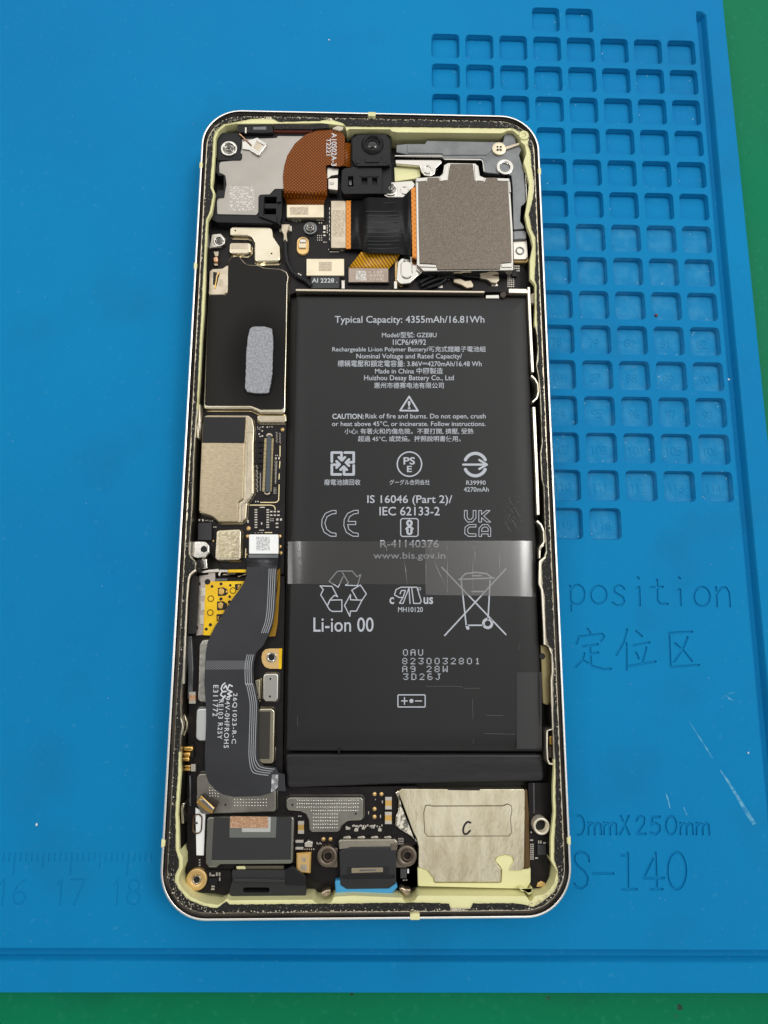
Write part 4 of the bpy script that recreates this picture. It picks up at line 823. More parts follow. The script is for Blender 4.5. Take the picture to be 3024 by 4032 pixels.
for k in range(4):
    for base in (tr, tr2):
        pts = smoothpath([(u - k * 8.0, v + (k * 8.0 if base is tr2 and i >= len(base) - 3 else 0), 0) for i, (u, v) in enumerate(base)], 4)
        strokes_flat('flex_trace', [mm([p[:2] for p in pts], ZF + .02)], .125, ZF + .02, LINEW, flex)
HB = hatch('hatched_band', (52, 53, 57), (112, 113, 117), 1050, .42, 0, .5, .8, both=False, rot=55)
patch(F((432, 1398), (1010, 1398), (1005, 1512), (424, 1515)), ZF, HB, flex, 'hatched_band')
TAPEH = mat('frayed_tape', (120, 122, 124), .45, 0, var=(1500, (200, 200, 200), .5, .6))
patch(G((1310, 1180), (1392, 1178), (1385, 1330), (1345, 1378), (1300, 1400)), ZF, TAPEH, flex, 'frayed_tape')
for tx, x0, x1, y0, y1 in (('26Q1023-R-C', 806, 880, 156, 792), ('94V-0HFROHS', 716, 788, 205, 846), ('RE103 R25Y', 636, 706, 238, 735), ('E311772', 566, 640, 56, 448)):
    text(tx, *G((x0 + 8, y0), (x0 - 12 if y1 > 500 else x0 - 2, y1), (x1 - 2, y0)), ZF + .03, PRINT, flex, bold=.004, spacing=1.18)
logo = [[(720, 30), (690, 55), (672, 100), (690, 140), (735, 135)], [(705, 95), (730, 60), (750, 110), (775, 50), (812, 70)], [(680, 150), (665, 180), (700, 205), (725, 190), (690, 230)], [(760, 120), (808, 140), (755, 165), (800, 190), (750, 205)]]
strokes_flat('printed_mark', [mm(G(*p), ZF + .03) for p in logo], .24, ZF + .03, PRINT, flex)

# ------------------------------------------------------------------ yellow film board under the flex
YELL = mat('yellow_film', (240, 196, 0), .3, 0, var=(350, (226, 178, 0), .4, .65), bump=(500, .15, .08), spec=.6)
SILF = mat('silver_film', (186, 176, 168), .35, .8, bump=(600, .25, .08))
sf = slab('silver_film', F((345, 288), (464, 272), (468, 205), (556, 210), (556, 360), (430, 384), (425, 600), (396, 1062), (304, 1072), (330, 700)), 4.0, 4.75, SILF, phone, .1, .06, 1)
yf = slab('yellow_film', F((424, 392), (482, 362), (1010, 358), (1020, 620), (520, 1072), (398, 1066), (412, 700)), 4.0, 4.8, YELL, phone, .1, .06, 1)
slab('yellow_film', F((722, 208), (962, 206), (962, 246), (722, 246)), 4.2, 4.9, YELL, phone, .05, .05, 1)
slab('yellow_film_edge', F((1330, 240), (1402, 190), (1400, 400), (1370, 900), (1340, 1080), (1250, 1085), (1300, 960)), 4.0, 4.7, mat('amber_film', (150, 112, 14), .35, 0, bump=(500, .4, .2)), phone, .05, .05, 1)
slab('film_rail', F((650, 262), (820, 262), (860, 292), (900, 268), (955, 262), (955, 276), (905, 282), (862, 304), (815, 276), (650, 280)), 4.2, 5.0, PALE, phone, .02, .05, 1)
slab('grey_block', F((560, 326), (712, 324), (712, 352), (562, 356)), 4.2, 4.7, mat('blue_grey_resin', (92, 98, 104), .5), phone, .05, .05, 1)
for q in (F((590, 445), (665, 440), (718, 470), (720, 520), (690, 548), (590, 556)), F((578, 625), (660, 620), (716, 655), (700, 735), (578, 742)), F((572, 792), (660, 788), (600, 880), (572, 882)), F((812, 398), (905, 392), (860, 470), (815, 485))):
    slab('film_window', q, 4.7, 4.83, HOLE, yf, .1, .02, 1)
for q in (F((600, 460), (640, 448), (672, 470), (672, 515), (640, 540), (600, 525)), F((590, 650), (625, 628), (660, 655), (655, 705), (625, 728), (592, 700)), F((690, 478), (715, 478), (715, 512), (690, 512)), F((848, 410), (885, 400), (870, 445), (845, 470)), F((585, 820), (608, 810), (600, 870), (585, 872))):
    slab('gold_contact', q, 4.75, 4.95, GOLD, yf, .15, .08, 2)
for x, y, r in ((497, 587, .62), (490, 770, .62), (786, 482, .62)): ring('film_eyelet', F((x, y))[0], r, r * .72, 4.7, 4.88, mat('dark_gold', (110, 84, 20), .4, .6), yf, .1)
for x, y, r in ((455, 368, .48), (514, 428, .24), (632, 395, .26), (752, 414, .22), (630, 592, .28), (744, 562, .24), (742, 632, .3), (492, 930, .28), (438, 986, .26)): hole(F((x, y))[0], r, 4.8, yf, 'film_hole')
for y0 in (440, 625, 805):
    sh = (y0 - 440) * .06
    q = slab('silver_contact', F.box(366 - sh, y0, 426 - sh, y0 + 116), 4.6, 4.9, PADW, sf, .05, .06, 1); slab('contact_slot', F.box(360 - sh, y0 + 18, 384 - sh, y0 + 98), 4.85, 4.94, CREAM, q, .03, .02, 1)
for y0 in (370, 945): slab('contact_slot', F.box(340 - (y0 - 370) * .05, y0, 362 - (y0 - 370) * .05, y0 + 45), 4.7, 4.79, HOLE, sf, .03, .02, 1)
slab('foam_strip', F((205, 300), (250, 262), (330, 300), (318, 700), (296, 1045), (200, 1052)), 3.0, 5.6, mat('dark_foam', (42, 40, 38), .9, 0, bump=(1800, .9, .2)), phone, .2, .1, 2)
slab('torn_foam', E((100, 2040), (160, 2010), (175, 2080), (160, 2200), (120, 2190), (95, 2100)), 4.5, 6.2, GLUE, phone, .1, .1, 2)
for q in (F((370, 230), (480, 208), (600, 198), (605, 240), (500, 245), (380, 252)), F((610, 208), (716, 210), (716, 246), (640, 246), (615, 300), (590, 280))): slab('torn_clip', q, 4.4, 5.2, PADW, phone, .1, .08, 2)
gl_ = cut_plate('gold_lug', rnd(ccw(mm(F((1160, 1350), (1172, 1290), (1210, 1250), (1270, 1240), (1428, 1240), (1420, 1504), (1270, 1504), (1205, 1480), (1168, 1420)), 4.75)), .3), [circ(un(*F((1290, 1355))[0], 4.75), .58, 20)], 4.0, 4.75, BRASS, phone)
ring('lug_eyelet', F((1290, 1355))[0], .95, .58, 4.4, 4.9, STEEL, gl_, .6)
slab('yellow_film_edge', F((1388, 1238), (1430, 1238), (1422, 1506), (1384, 1506)), 4.6, 4.78, YELL, gl_, .03, .02, 1)
can(F((1182, 1590), (1210, 1568), (1360, 1566), (1382, 1590), (1376, 1905), (1350, 1925), (1200, 1925), (1178, 1900)), 5.3, None, F((1275, 1636), (1270, 1866)), mat('silver_shield', (214, 212, 204), .3, .95, bump=(900, .12, .05)))
SILS = mat('silver_dimpled', (190, 188, 180), .32, .95, bump=(1700, .4, .12), var=(500, (160, 158, 150), .4, .65))
can(F((346, 1190), (385, 1132), (560, 1110), (560, 1991), (500, 2090)) + G((460, 262), (400, 262), (378, 235)) + F((325, 1900),), 5.35, None, (), SILS)
can(G((362, 380), (385, 352), (520, 350), (520, 755), (385, 752), (352, 720)), 5.3, None, (), mat('white_shield', (214, 216, 216), .4, .8, bump=(900, .1, .05)))
wc = can(G((1120, 380), (1150, 352), (1310, 350), (1345, 385), (1335, 1020), (1300, 1052), (1150, 1052), (1110, 1000)), 5.3, None, (), CREAM)
slab('dark_window', G((1135, 388), (1292, 388), (1280, 985), (1120, 985)), 5.28, 5.33, mat('dark_window_tape', (50, 47, 42), .4), wc, .05, .02, 1)
can(G((1094, 0), (1160, -20), (1150, 230), (1140, 260), (1120, 200)), 5.2, None, (), CREAM, 'shield_edge', .1, .1)
s9 = can(G((362, 1220), (392, 1172), (600, 1160), (600, 1300), (1360, 1300), (1362, 1630), (1340, 1652), (480, 1680), (420, 1672), (362, 1560)), 5.35, None, G((726, 1560),), mat('dull_shield', (168, 164, 154), .36, .95, bump=(900, .15, .06), var=(200, (140, 136, 128), .4, .6)))
d = MB()
for i in range(12):
    for j in range(3): d.lathe(un(*G((842 + 36 * i, 1492 + 40 * j))[0], 5.38), [(.16, 5.3), (.14, 5.39), (.01, 5.41)], 8)
for i in range(4):
    for j in range(4): d.lathe(un(*G((528 + 34 * i, 1345 + 36 * j))[0], 5.38), [(.16, 5.3), (.14, 5.39), (.01, 5.41)], 8)
d.build('shield_dimples', STEEL, s9)['kind'] = 'stuff'
ck = slab('bent_clip', H((282, 250), (322, 184), (452, 258), (412, 338)), 5.0, 6.4, mat('clip_dark', (56, 48, 40), .4, .5), phone, .1, .08, 2)
slab('clip_face', H((274, 252), (316, 192), (424, 292), (404, 342), (352, 318)), 6.0, 6.55, GOLD, ck, .08, .1, 2)
slab('clip_glint', H((300, 228), (330, 215), (420, 300), (400, 318)), 6.5, 6.62, STEEL, ck, .05, .06, 2)
cp = smd(G, 268, 142, 348, 290, 4.3, COPPER, .9)
for q in (G.box(185, 825, 320, 890), G.box(180, 900, 285, 960), G.box(175, 962, 275, 1020)): slab('gold_spring', q, 4.4, 5.6, GOLD, phone, .2, .3, 3)
slab('spring_base', G((285, 800), (328, 800), (326, 970), (280, 970)), 4.2, 5.0, BLACKP, phone, .1, .06, 1)
for q in (G.box(205, 1062, 285, 1096), G.box(200, 1102, 282, 1138)): slab('gold_spring', q, 4.4, 5.3, GOLD, phone, .1, .15, 2)
slab('spring_cap', G.box(288, 1052, 348, 1142), 4.3, 5.3, PADW, phone, .08, .08, 2)

# ------------------------------------------------------------------ bottom left: haptic motor, microphone, lugs
slab('white_strip', H((268, 290), (350, 335), (336, 682), (276, 680)), 4.2, 4.5, WHITE, phone, .05, .04, 1)
c0 = un(*H((282, 425))[0], 4.8)
MB().rings([(rrect(1.75, 3.4, .85, 6, *c0), 4.2), (rrect(1.7, 3.35, .84, 6, *c0), 4.75), (rrect(1.4, 3.0, .68, 6, *c0), 4.75), (rrect(1.3, 2.9, .64, 6, *c0), 3.9)], False, True).build('slotted_boss', mat('bronze_slot', (92, 74, 54), .4, .7), phone)
screw(H((280, 415))[0], .5, 4.4)
mot = slab('vibration_motor', H((362, 385), (380, 366), (1066, 368), (1074, 385), (1064, 748), (475, 752), (440, 782), (380, 782), (350, 745)), 3.0, 5.9, mat('motor_case', (150, 150, 142), .3, .95, bump=(900, .1, .05)), phone, .35, .25, 3)
slab('black_top', H((418, 372), (1054, 372), (1046, 716), (400, 720)), 5.85, 6.0, mat('motor_black', (36, 37, 38), .55, 0, bump=(1800, .2, .05)), mot, .1, .04, 1)
slab('silver_tab', H((548, 364), (932, 366), (924, 536), (546, 536)), 5.95, 6.06, mat('tab_silver', (120, 124, 120), .4, .6), mot, .05, .02, 1)
slab('white_tab', H((650, 366), (884, 368), (880, 490), (648, 490)), 6.03, 6.10, mat('tab_white', (184, 186, 182), .45, .2), mot, .05, .02, 1)
slab('copper_foil', H((552, 362), (862, 364), (860, 458), (550, 458)), 6.06, 6.14, COPPER, mot, .05, .02, 1)
slab('motor_lip', H((395, 722), (1050, 722), (1046, 748), (470, 752), (440, 775), (400, 768)), 5.7, 5.93, mat('lip_green_grey', (130, 134, 120), .35, .7), mot, .1, .06, 2)
slab('contact_bar', H((598, 768), (990, 766), (988, 796), (600, 802)), 4.2, 5.0, mat('bar_grey', (120, 116, 98), .4, .7, bump=(900, .3, .1)), phone, .05, .06, 1)
slab('cream_dab', H((600, 770), (670, 768), (680, 790), (660, 804), (610, 802)), 4.9, 5.12, PLASTIC, phone, .1, .05, 2)
ring('gold_boss', H((277, 880))[0], 1.8, .82, 4.0, 5.0, BRASS, phone, 1.0, .12, 36)
ring('boss_sleeve', H((278, 880))[0], .8, .55, 3.8, 4.7, STEEL, phone, .7)
slab('corner_board', H((330, 800), (560, 802), (572, 850), (556, 990), (500, 1005), (440, 990), (250, 985), (230, 960), (320, 960), (370, 900)), 3.5, 4.6, PCB, phone, .3, .06, 1)
slab('black_chip', H.box(380, 868, 450, 922), 4.6, 5.0, BLACKP, phone, .03, .04, 1)
for q in (H.box(436, 820, 450, 850), H.box(458, 820, 472, 850), H.box(398, 838, 428, 852), H.box(398, 928, 426, 942), H.box(396, 950, 424, 964), H.box(460, 862, 472, 890), H.box(382, 822, 394, 850)): slab('chip_resistor', q, 4.6, 4.85, PADW, phone, .02, .03, 1)
pads('solder_pads', H, [(296, 712 + 22 * k, 310, 722 + 22 * k) for k in range(3)] + [(1108 + 16 * k, 354, 1118 + 16 * k, 366) for k in range(2)] + [(1140 + 18 * k, 624, 1150 + 18 * k, 634) for k in range(6)] + [(1258 + 12 * k, 572 + 10 * (k % 2), 1266 + 12 * k, 590) for k in range(4)] + [(1496 + 12 * k, 440 + 6 * k, 1508 + 12 * k, 470) for k in range(3)] + [(1548 + 18 * k, 432, 1558 + 18 * k, 446) for k in range(7)] + [(1566 + 10 * k, 462, 1574 + 10 * k, 484) for k in range(3)], 4.2, PADW, sub_board)
gask = cut_plate('speaker_gasket', rnd(ccw(mm(H((566, 800), (1015, 800), (1012, 850), (1100, 870), (1172, 860), (1168, 1010), (1150, 1030), (540, 1035), (548, 960), (572, 880)), 5.6)), .25), [rnd(mm(H.box(656, 942, 874, 984), 5.6), .4)], 3.0, 5.6, mat('gasket_rubber', (30, 31, 32), .6, 0, bump=(1500, .2, .06)), phone)
slab('gasket_lip', H((580, 870), (1000, 880), (1000, 905), (575, 898)), 5.5, 5.85, mat('gasket_edge', (40, 41, 42), .5), gask, .1, .1, 2)
slab('gasket_block', H((1004, 800), (1060, 770), (1172, 858), (1168, 926), (1010, 924)), 4.0, 6.0, BLACKP, gask, .1, .1, 2)
gm = slab('gold_microphone', H((1092, 662), (1216, 655), (1210, 826), (1090, 826)), 4.2, 5.3, GOLD, phone, .1, .1, 2)
slab('microphone_lid', H((1102, 674), (1204, 670), (1198, 818), (1100, 818)), 5.25, 5.42, BRASS, gm, .1, .05, 1)
patch(H.box(1128, 755, 1178, 806), 5.42, ETCH, gm); patch(H.box(1135, 698, 1168, 732), 5.42, ETCH, gm)
smd(H, 1105, 402, 1155, 505, 4.2, GOLD, .7); smd(H, 1085, 556, 1150, 634, 4.2, BLACKP, .6)
slab('chip_diode', H((1158, 582), (1190, 560), (1228, 572), (1222, 615), (1160, 612)), 4.2, 4.9, PADW, phone, .05, .1, 2)
s10 = can(H((1012, 225), (1035, 206), (1625, 206), (1640, 225), (1642, 380), (1620, 396), (1512, 402), (1466, 436), (1448, 480), (1425, 492), (1218, 492), (1198, 476), (1192, 392), (1168, 342), (1124, 322), (1030, 318), (1010, 300)), 5.3, None, H((1060, 268), (1578, 340)), mat('dull_shield_plate', (160, 158, 148), .34, .95, bump=(700, .12, .05), var=(150, (140, 138, 130), .4, .6)))
d = MB()
for i in range(24):
    for j in range(9):
        x, y = 1215 + 19 * i - (0 if j < 4 else 0), 232 + 28 * j
        if (j >= 4 and not 1222 < x < 1440) or x > 1600 or (j < 1 and x < 1080): continue
        d.lathe(un(*H((x, y))[0], 5.33), [(.17, 5.25), (.15, 5.335), (.01, 5.355)], 7)
for i in range(6):
    for j in range(3): d.lathe(un(*H((1100 + 19 * i, 232 + 28 * j))[0], 5.33), [(.17, 5.25), (.15, 5.335), (.01, 5.355)], 7)
d.build('shield_dimples', STEEL, s10)['kind'] = 'stuff'
for p in H((1314, 548), (1372, 548)) + I((175, 160), (225, 160), (175, 268), (175, 325)): MB().lathe(un(*p, 4.22), [(.36, 4.1), (.36, 4.25), (.01, 4.26)], 18).build('test_pad', BRASS, sub_board)

# ------------------------------------------------------------------ charging port
LUGM = mat('lug_metal', (120, 110, 98), .4, .85, bump=(900, .25, .08))
for reg, x, y, bx in ((H, 1345, 692, (1345, 620, 1430, 780)), (I, 408, 612, (328, 570, 410, 695))):
    lg = ring('port_lug', reg((x, y))[0], 1.78, .95, 4.2, 5.6, LUGM, phone, 1.6, .2, 32)
    slab('lug_plate', reg.box(*bx), 4.2, 5.1, LUGM, lg, .2, .1, 2)
    ring('lug_sleeve', reg((x + 6, y - 4))[0], .95, .6, 4.2, 5.9, mat('lug_sleeve', (90, 76, 66), .35, .8), lg, 1.2)
port = slab('charging_port', NAT((1335, 3352), (1380, 3336), (1545, 3334), (1560, 3350), (1560, 3480), (1530, 3500), (1365, 3502), (1340, 3486)), 2.8, 5.9, mat('port_black', (30, 31, 33), .5, 0, bump=(1500, .15, .05)), phone, .4, .2, 3)
slab('port_shell', NAT((1332, 3312), (1340, 3306), (1556, 3304), (1566, 3314), (1566, 3342), (1335, 3346)), 4.2, 5.7, mat('port_steel', (166, 160, 146), .34, .95, bump=(1500, .3, .08)), phone, .1, .2, 3)
slab('port_corner', I((290, 525), (340, 522), (340, 568), (292, 570)), 5.0, 5.95, LUGM, port, .1, .08, 2)
for x in (1352, 1408, 1460, 1512): slab('port_tab', NAT((x, 3296), (x + 24, 3292), (x + 44 if x == 0 else x + 30, 3298), (x + 30, 3306), (x, 3306)), 4.2, 4.8, PADW, phone, .05, .08, 2)
slab('port_window', NAT((1364, 3414), (1534, 3412), (1532, 3444), (1366, 3446)), 5.88, 5.92, HOLE, port, .1, .01, 1)
slab('port_tongue', NAT((1384, 3418), (1508, 3416), (1508, 3434), (1384, 3438)), 5.9, 6.0, mat('tongue', (150, 138, 116), .4, .4), port, .1, .03, 1)
slab('tongue_slot', NAT((1416, 3424), (1480, 3423), (1480, 3429), (1416, 3431)), 5.98, 6.02, DARKSTEEL, port, .02, .01, 1)
slab('port_ridge', NAT((1345, 3448), (1556, 3446), (1552, 3460), (1348, 3462)), 5.85, 6.05, BLACKP, port, .1, .08, 2)
slab('water_seal', NAT((1318, 3470), (1345, 3465), (1555, 3462), (1566, 3495), (1540, 3524), (1370, 3530), (1322, 3526)), 3.0, 5.7, mat('blue_seal', (62, 150, 200), .5), phone, .3, .2, 2)
for q in (I((350, 850), (372, 836), (400, 850), (440, 852), (432, 885), (412, 905), (392, 892)), H((1295, 985), (1330, 965), (1372, 958), (1370, 1005), (1330, 1025), (1300, 1015))): slab('torn_foil', q, 4.6, 6.3, mat('bent_foil', (190, 172, 148), .3, .9, bump=(400, .8, .4)), phone, .1, .2, 2)
smd(I, 252, 182, 300, 272, 4.2, GOLD, .7); smd(I, 250, 290, 300, 378, 4.2, GOLD, .7)
slab('black_chip', I.box(362, 702, 408, 772), 4.2, 4.8, mat('chip_grey', (60, 60, 62), .6), phone, .03, .04, 1)
slab('chip_resistor', I.box(412, 704, 424, 736), 4.2, 4.5, WHITE, phone, .02, .03, 1)
slab('port_board', I((325, 560), (490, 520), (488, 830), (460, 848), (345, 850), (330, 780)), 3.2, 4.2, PCB, phone, .2, .05, 1)
pads('solder_pads', I, [(20 + 17 * k, 380 + (k % 3) * 6, 28 + 17 * k, 394 + (k % 3) * 6) for k in range(13)] + [(32, 405, 56, 430), (150, 384, 176, 408), (200, 408, 226, 430), (82, 400, 104, 416), (128, 284, 134, 306), (214, 310, 222, 332), (228, 206, 236, 226), (178, 194, 184, 202)] + [(348 + 14 * (k % 3), 478 + 18 * (k // 3), 356 + 14 * (k % 3), 490 + 18 * (k // 3)) for k in range(9)] + [(380 + 12 * k, 778, 386 + 12 * k, 788) for k in range(3)], 4.22, PADW, sub_board)

# ------------------------------------------------------------------ speaker box and right flank
FOIL = mat('speaker_foil', (232, 224, 198), .28, .95, var=(200, (206, 194, 164), .4, .65), bump=(1500, .45, .08), stretch=(2.0, .6, 1))
spk = slab('speaker_box', I((345, 140), (372, 122), (700, 124), (1258, 124), (1268, 140), (1262, 690), (1240, 716), (1150, 716), (1160, 690), (1185, 650), (1175, 612), (1120, 600), (1062, 615), (1050, 645), (1075, 680), (1095, 700), (1092, 800), (606, 800), (602, 770), (560, 715), (492, 690), (494, 545), (478, 480), (456, 440)), 3.2, 5.2, FOIL, phone, .3, .12, 2)
slab('box_lid', I((532, 300), (545, 245), (575, 240), (590, 248), (1110, 246), (1140, 232), (1168, 246), (1172, 280), (1162, 330), (1168, 440), (1150, 464), (560, 466), (540, 440)), 5.15, 5.32, FOIL, spk, .3, .05, 2)
LINE = mat('pressed_line', (96, 86, 66), .4, .7)
strokes_flat('pressed_outline', [mm(I((532, 300), (545, 245), (575, 240), (590, 248), (1110, 246), (1140, 232), (1168, 246), (1172, 280), (1162, 330), (1168, 440), (1150, 464), (560, 466), (540, 440), (532, 300)), 5.335)], .11, 5.335, LINE, spk)
cl = [(872, 368), (850, 362), (828, 385), (818, 420), (824, 446), (846, 448), (868, 426)]
strokes_flat('handwritten_letter', [mm([q[:2] for q in smoothpath([(*p, 0) for p in I(*cl)], 4)], 5.34)], .34, 5.345, mat('marker_ink', (22, 10, 14), .5), spk)
slab('box_slot', I((705, 122), (940, 126), (938, 134), (706, 131)), 5.15, 5.24, HOLE, spk, .02, .01, 1)
slab('foil_fold', I((322, 150), (345, 126), (368, 160), (384, 250), (410, 305), (462, 362), (460, 402), (480, 480), (484, 520), (440, 470), (360, 420), (322, 390), (328, 320), (345, 280), (345, 200)), 4.3, 5.05, mat('crumpled_foil', (214, 208, 192), .16, 1.0, bump=(260, 1.0, .6)), phone, .3, .3, 3)
slab('box_tray', I((486, 690), (560, 712), (604, 772), (606, 806), (1096, 806), (1100, 712), (1090, 690), (1050, 645), (1062, 615), (1120, 600), (1175, 612), (1187, 650), (1160, 712), (1290, 706), (1308, 690), (1308, 800), (1280, 850), (490, 830)), 2.8, 4.95, PLASTIC, phone, .3, .12, 2)
slab('box_wall', I((1262, 126), (1284, 128), (1296, 300), (1306, 690), (1262, 700)), 2.8, 5.05, mat('bronze_wall', (96, 74, 44), .4, .5), phone, .1, .15, 2)
side = slab('side_board', I((1292, 78), (1440, 78), (1444, 300), (1436, 842), (1312, 842), (1304, 700), (1290, 128)), 3.0, 4.6, PCB, phone, .2, .05, 1)
slab('board_seam', I((1324, 80), (1336, 80), (1338, 300), (1328, 300)), 4.55, 4.66, mat('seam', (70, 70, 72), .4), side, .02, .02, 1)
ring('white_boss', I((1388, 395))[0], 1.45, 1.05, 3.0, 6.6, mat('boss_pale', (222, 214, 196), .35, .6), phone, 2.6, .15, 36)
slab('black_chip', I.box(1358, 528, 1420, 602), 4.6, 5.1, mat('chip_dark', (46, 48, 50), .6), phone, .03, .05, 1)
for q in (I.box(1398, 508, 1420, 522), I.box(1302, 490, 1326, 500), I.box(1362, 498, 1372, 520), I.box(1378, 498, 1388, 520), I.box(1340, 620, 1362, 630), I.box(1306, 432, 1318, 444)): slab('chip_resistor', q, 4.6, 4.85, PADW, phone, .02, .03, 1)
pads('solder_pads', I, [(1304 + 15 * (k % 2), 520 + 15 * (k // 2), 1314 + 15 * (k % 2), 530 + 15 * (k // 2)) for k in range(16)], 4.6, PADW, side)
slab('gold_foot', I((1350, 836), (1360, 805), (1385, 792), (1412, 805), (1418, 832)), 4.5, 5.0, BRASS, phone, .1, .1, 2)
slab('plastic_rib', I((1225, 845), (1245, 838), (1290, 870), (1310, 865), (1325, 838), (1318, 880), (1296, 895), (1270, 870), (1240, 868)), 2.8, 6.4, PLASTIC, phone, .1, .15, 2)

# ------------------------------------------------------------------ side rails
def rail(pts, w, z1, m_=None, z0=2.8, name='side_rail', b=.08): return MB().solid(ccw(polywall(mm(pts, z1), w)), z0, z1, b, 2).build(name, m_ or CREAM, phone)
WRAIL = mat('bright_rail', (232, 224, 206), .3, .9, bump=(700, .15, .08))
rail(N((165, 60), (175, 300), (190, 600), (197, 735)), .55, 6.9, WRAIL)
rail(N((186, 760), (214, 788), (238, 830), (243, 890), (230, 940), (195, 972)), .36, 7.0, WRAIL)
rail(N((206, 1010), (215, 1200), (232, 1600), (240, 1866)), .58, 6.9, WRAIL)
rail(N((230, 1912), (264, 1945), (286, 2000), (289, 2080), (262, 2118), (250, 2150)), .4, 7.0, WRAIL)
rail(O((202, 92), (174, 118), (170, 198)), .36, 7.0, WRAIL)
rail(O((222, 186), (175, 222), (172, 400), (192, 450), (206, 700), (212, 884)), .44, 7.5, WRAIL, 7.0)
rail(O((250, 905), (270, 960), (275, 1100), (265, 1160), (272, 1400), (277, 1560)), .26, 7.5, WRAIL, 7.0)
rail(O((274, 1552), (232, 1565), (230, 1700), (234, 1792), (248, 1826), (282, 1830)), .3, 7.2, WRAIL)
bp_ = slab('brass_plate', O((178, 884), (228, 890), (260, 940), (264, 1130), (254, 1340), (240, 1364), (196, 1350)), 4.5, 6.0, mat('aged_brass', (140, 128, 92), .4, .8, bump=(500, .2, .1)), phone, .3, .2, 2)
hole(O((192, 974))[0], .5, 6.01, bp_, 'plate_rivet')
slab('gold_spring', O((246, 1608), (288, 1600), (288, 1672), (250, 1680)), 4.5, 6.4, GOLD, phone, .1, .2, 2)
slab('brown_block', O((248, 1684), (290, 1680), (290, 1776), (246, 1780)), 4.0, 6.0, mat('brown_resin', (84, 72, 58), .5), phone, .1, .1, 2)
slab('side_key', N((204, 196), (222, 188), (222, 275), (204, 285)), 3.0, 4.0, HOLE, phone, .05, .05, 1)
slab('gold_spring', N((196, 288), (224, 282), (226, 318), (208, 320)), 4.0, 5.6, GOLD, phone, .1, .15, 2)
slab('foil_tab', N((182, 118), (214, 100), (214, 188), (184, 186)), 4.0, 6.2, RES, phone, .1, .1, 2)
# left
rail(D((152, 1632), (142, 1992)) + E((135, 200), (132, 420)), .3, 6.6, WRAIL)
rail(F((300, 212), (230, 262), (200, 340), (178, 600), (168, 850), (148, 1300), (138, 1700)), .42, 7.5, WRAIL, 7.0)
rail(G((152, 470), (176, 530), (184, 600), (160, 680)), .4, 7.45, WRAIL, 7.0)
rail(G((205, 430), (238, 520), (236, 600), (200, 690)), .32, 6.2, CREAM)
rail(F((215, 1080), (235, 1500), (225, 1900)), .9, 5.0, DARKSTEEL, 2.8)
rail(H((170, 255), (158, 300), (165, 420)), .4, 6.6, CREAM)
rail(H((222, 30), (225, 280)), .2, 5.0, DARKSTEEL)
# bar along the top of the battery
slab('battery_bar', J((38, 60), (1250, 74), (1250, 86), (40, 74)), 2.8, 6.8, mat('bar_metal', (196, 186, 166), .35, .9, bump=(400, .15, .08)), phone, .05, .08, 2)
slab('battery_bar', J((1404, 58), (1516, 60), (1530, 76), (1520, 88), (1404, 86)), 2.8, 6.9, WRAIL, phone, .1, .1, 2)
slab('bar_clip', J((1256, 100), (1342, 98), (1344, 122), (1258, 122)), 3.0, 6.4, STEEL, phone, .1, .1, 2)
slab('bar_post', J((1348, 86), (1384, 72), (1392, 96), (1372, 122), (1350, 110)), 3.0, 6.6, mat('bar_dark', (60, 52, 46), .4, .6), phone, .1, .15, 2)

# ------------------------------------------------------------------ battery
WRAP = mat('black_battery_wrap', (33, 33, 34), .46, 0, var=(30, (37, 37, 38), .4, .65), bump=(60, .12, .6), spec=.28)
ZB = 6.6
bq = ccw(mm(J((38, 96), (1526, 104)) + Mg((1572, 697), (38, 693)), ZB))
rg = [(rnd(bq, .5), 2.7), (rnd(bq, .5), ZB - .9)]
for k in range(1, 9):
    a_ = math.pi / 2 * k / 8; rg.append((rnd(offs(bq, 4.0 * (1 - math.cos(a_))), .5), ZB - .9 + .9 * math.sin(a_)))
bat = MB().rings(rg).build('battery', WRAP, phone)
WRAP2 = mat('black_tape_wrap', (32, 32, 34), .42, 0, bump=(90, .5, 1.2), stretch=(.5, 1.6, 1), spec=.4)
flap = slab('wrapped_flap', Mg((36, 702), (1568, 704), (1578, 872), (700, 888), (40, 912)), 2.7, 5.2, WRAP2, bat, .9, .6, 5)
slab('flap_tongue', Mg((0, 830), (28, 826), (40, 930), (0, 930)), 3.0, 5.0, GREYF, bat, .2, .1, 2)
slab('flap_seam', Mg((350, 678), (358, 678), (358, 702), (350, 702)), 6.0, 6.5, HOLE, bat, .02, .02, 1)
def bt(tx, reg, x0, y0, x1, y1, m_=GREYPRINT, bold=0.0): text(tx, *reg((x0, y1), (x1, y1), (x0, y0)), ZB + .03, m_, bat, 'printed_text', bold)
bt('Typical Capacity: 4355mAh/16.81Wh', J, 290, 234, 1248, 292, bold=.006)
bt('Model/型號: GZE8U', J, 592, 336, 942, 374, bold=.006)
bt('1ICP6/49/92', J, 662, 384, 874, 420, bold=.006)
bt('Rechargeable Li-ion Polymer Battery/可充式鋰離子電池組', J, 274, 428, 1256, 470, bold=.006)
bt('Nominal Voltage and Rated Capacity/', J, 428, 476, 1104, 516, bold=.006)
bt('標稱電壓和額定電容量: 3.86V⎓4270mAh/16.48 Wh', J, 308, 518, 1230, 560, bold=.006)
bt('Made in China 中國製造', J, 548, 566, 982, 606, bold=.006)
bt('Huizhou Desay Battery Co., Ltd', J, 478, 614, 1052, 656, bold=.006)
bt('惠州市德赛电池有限公司', J, 542, 660, 988, 698, bold=.006)
bt('CAUTION:', K, 274, 112, 476, 146, bold=.02)
bt('Risk of fire and burns. Do not open, crush', K, 486, 112, 1256, 152, bold=.006)
bt('or heat above 45°C, or incinerate. Follow instructions.', K, 272, 160, 1256, 196, bold=.006)
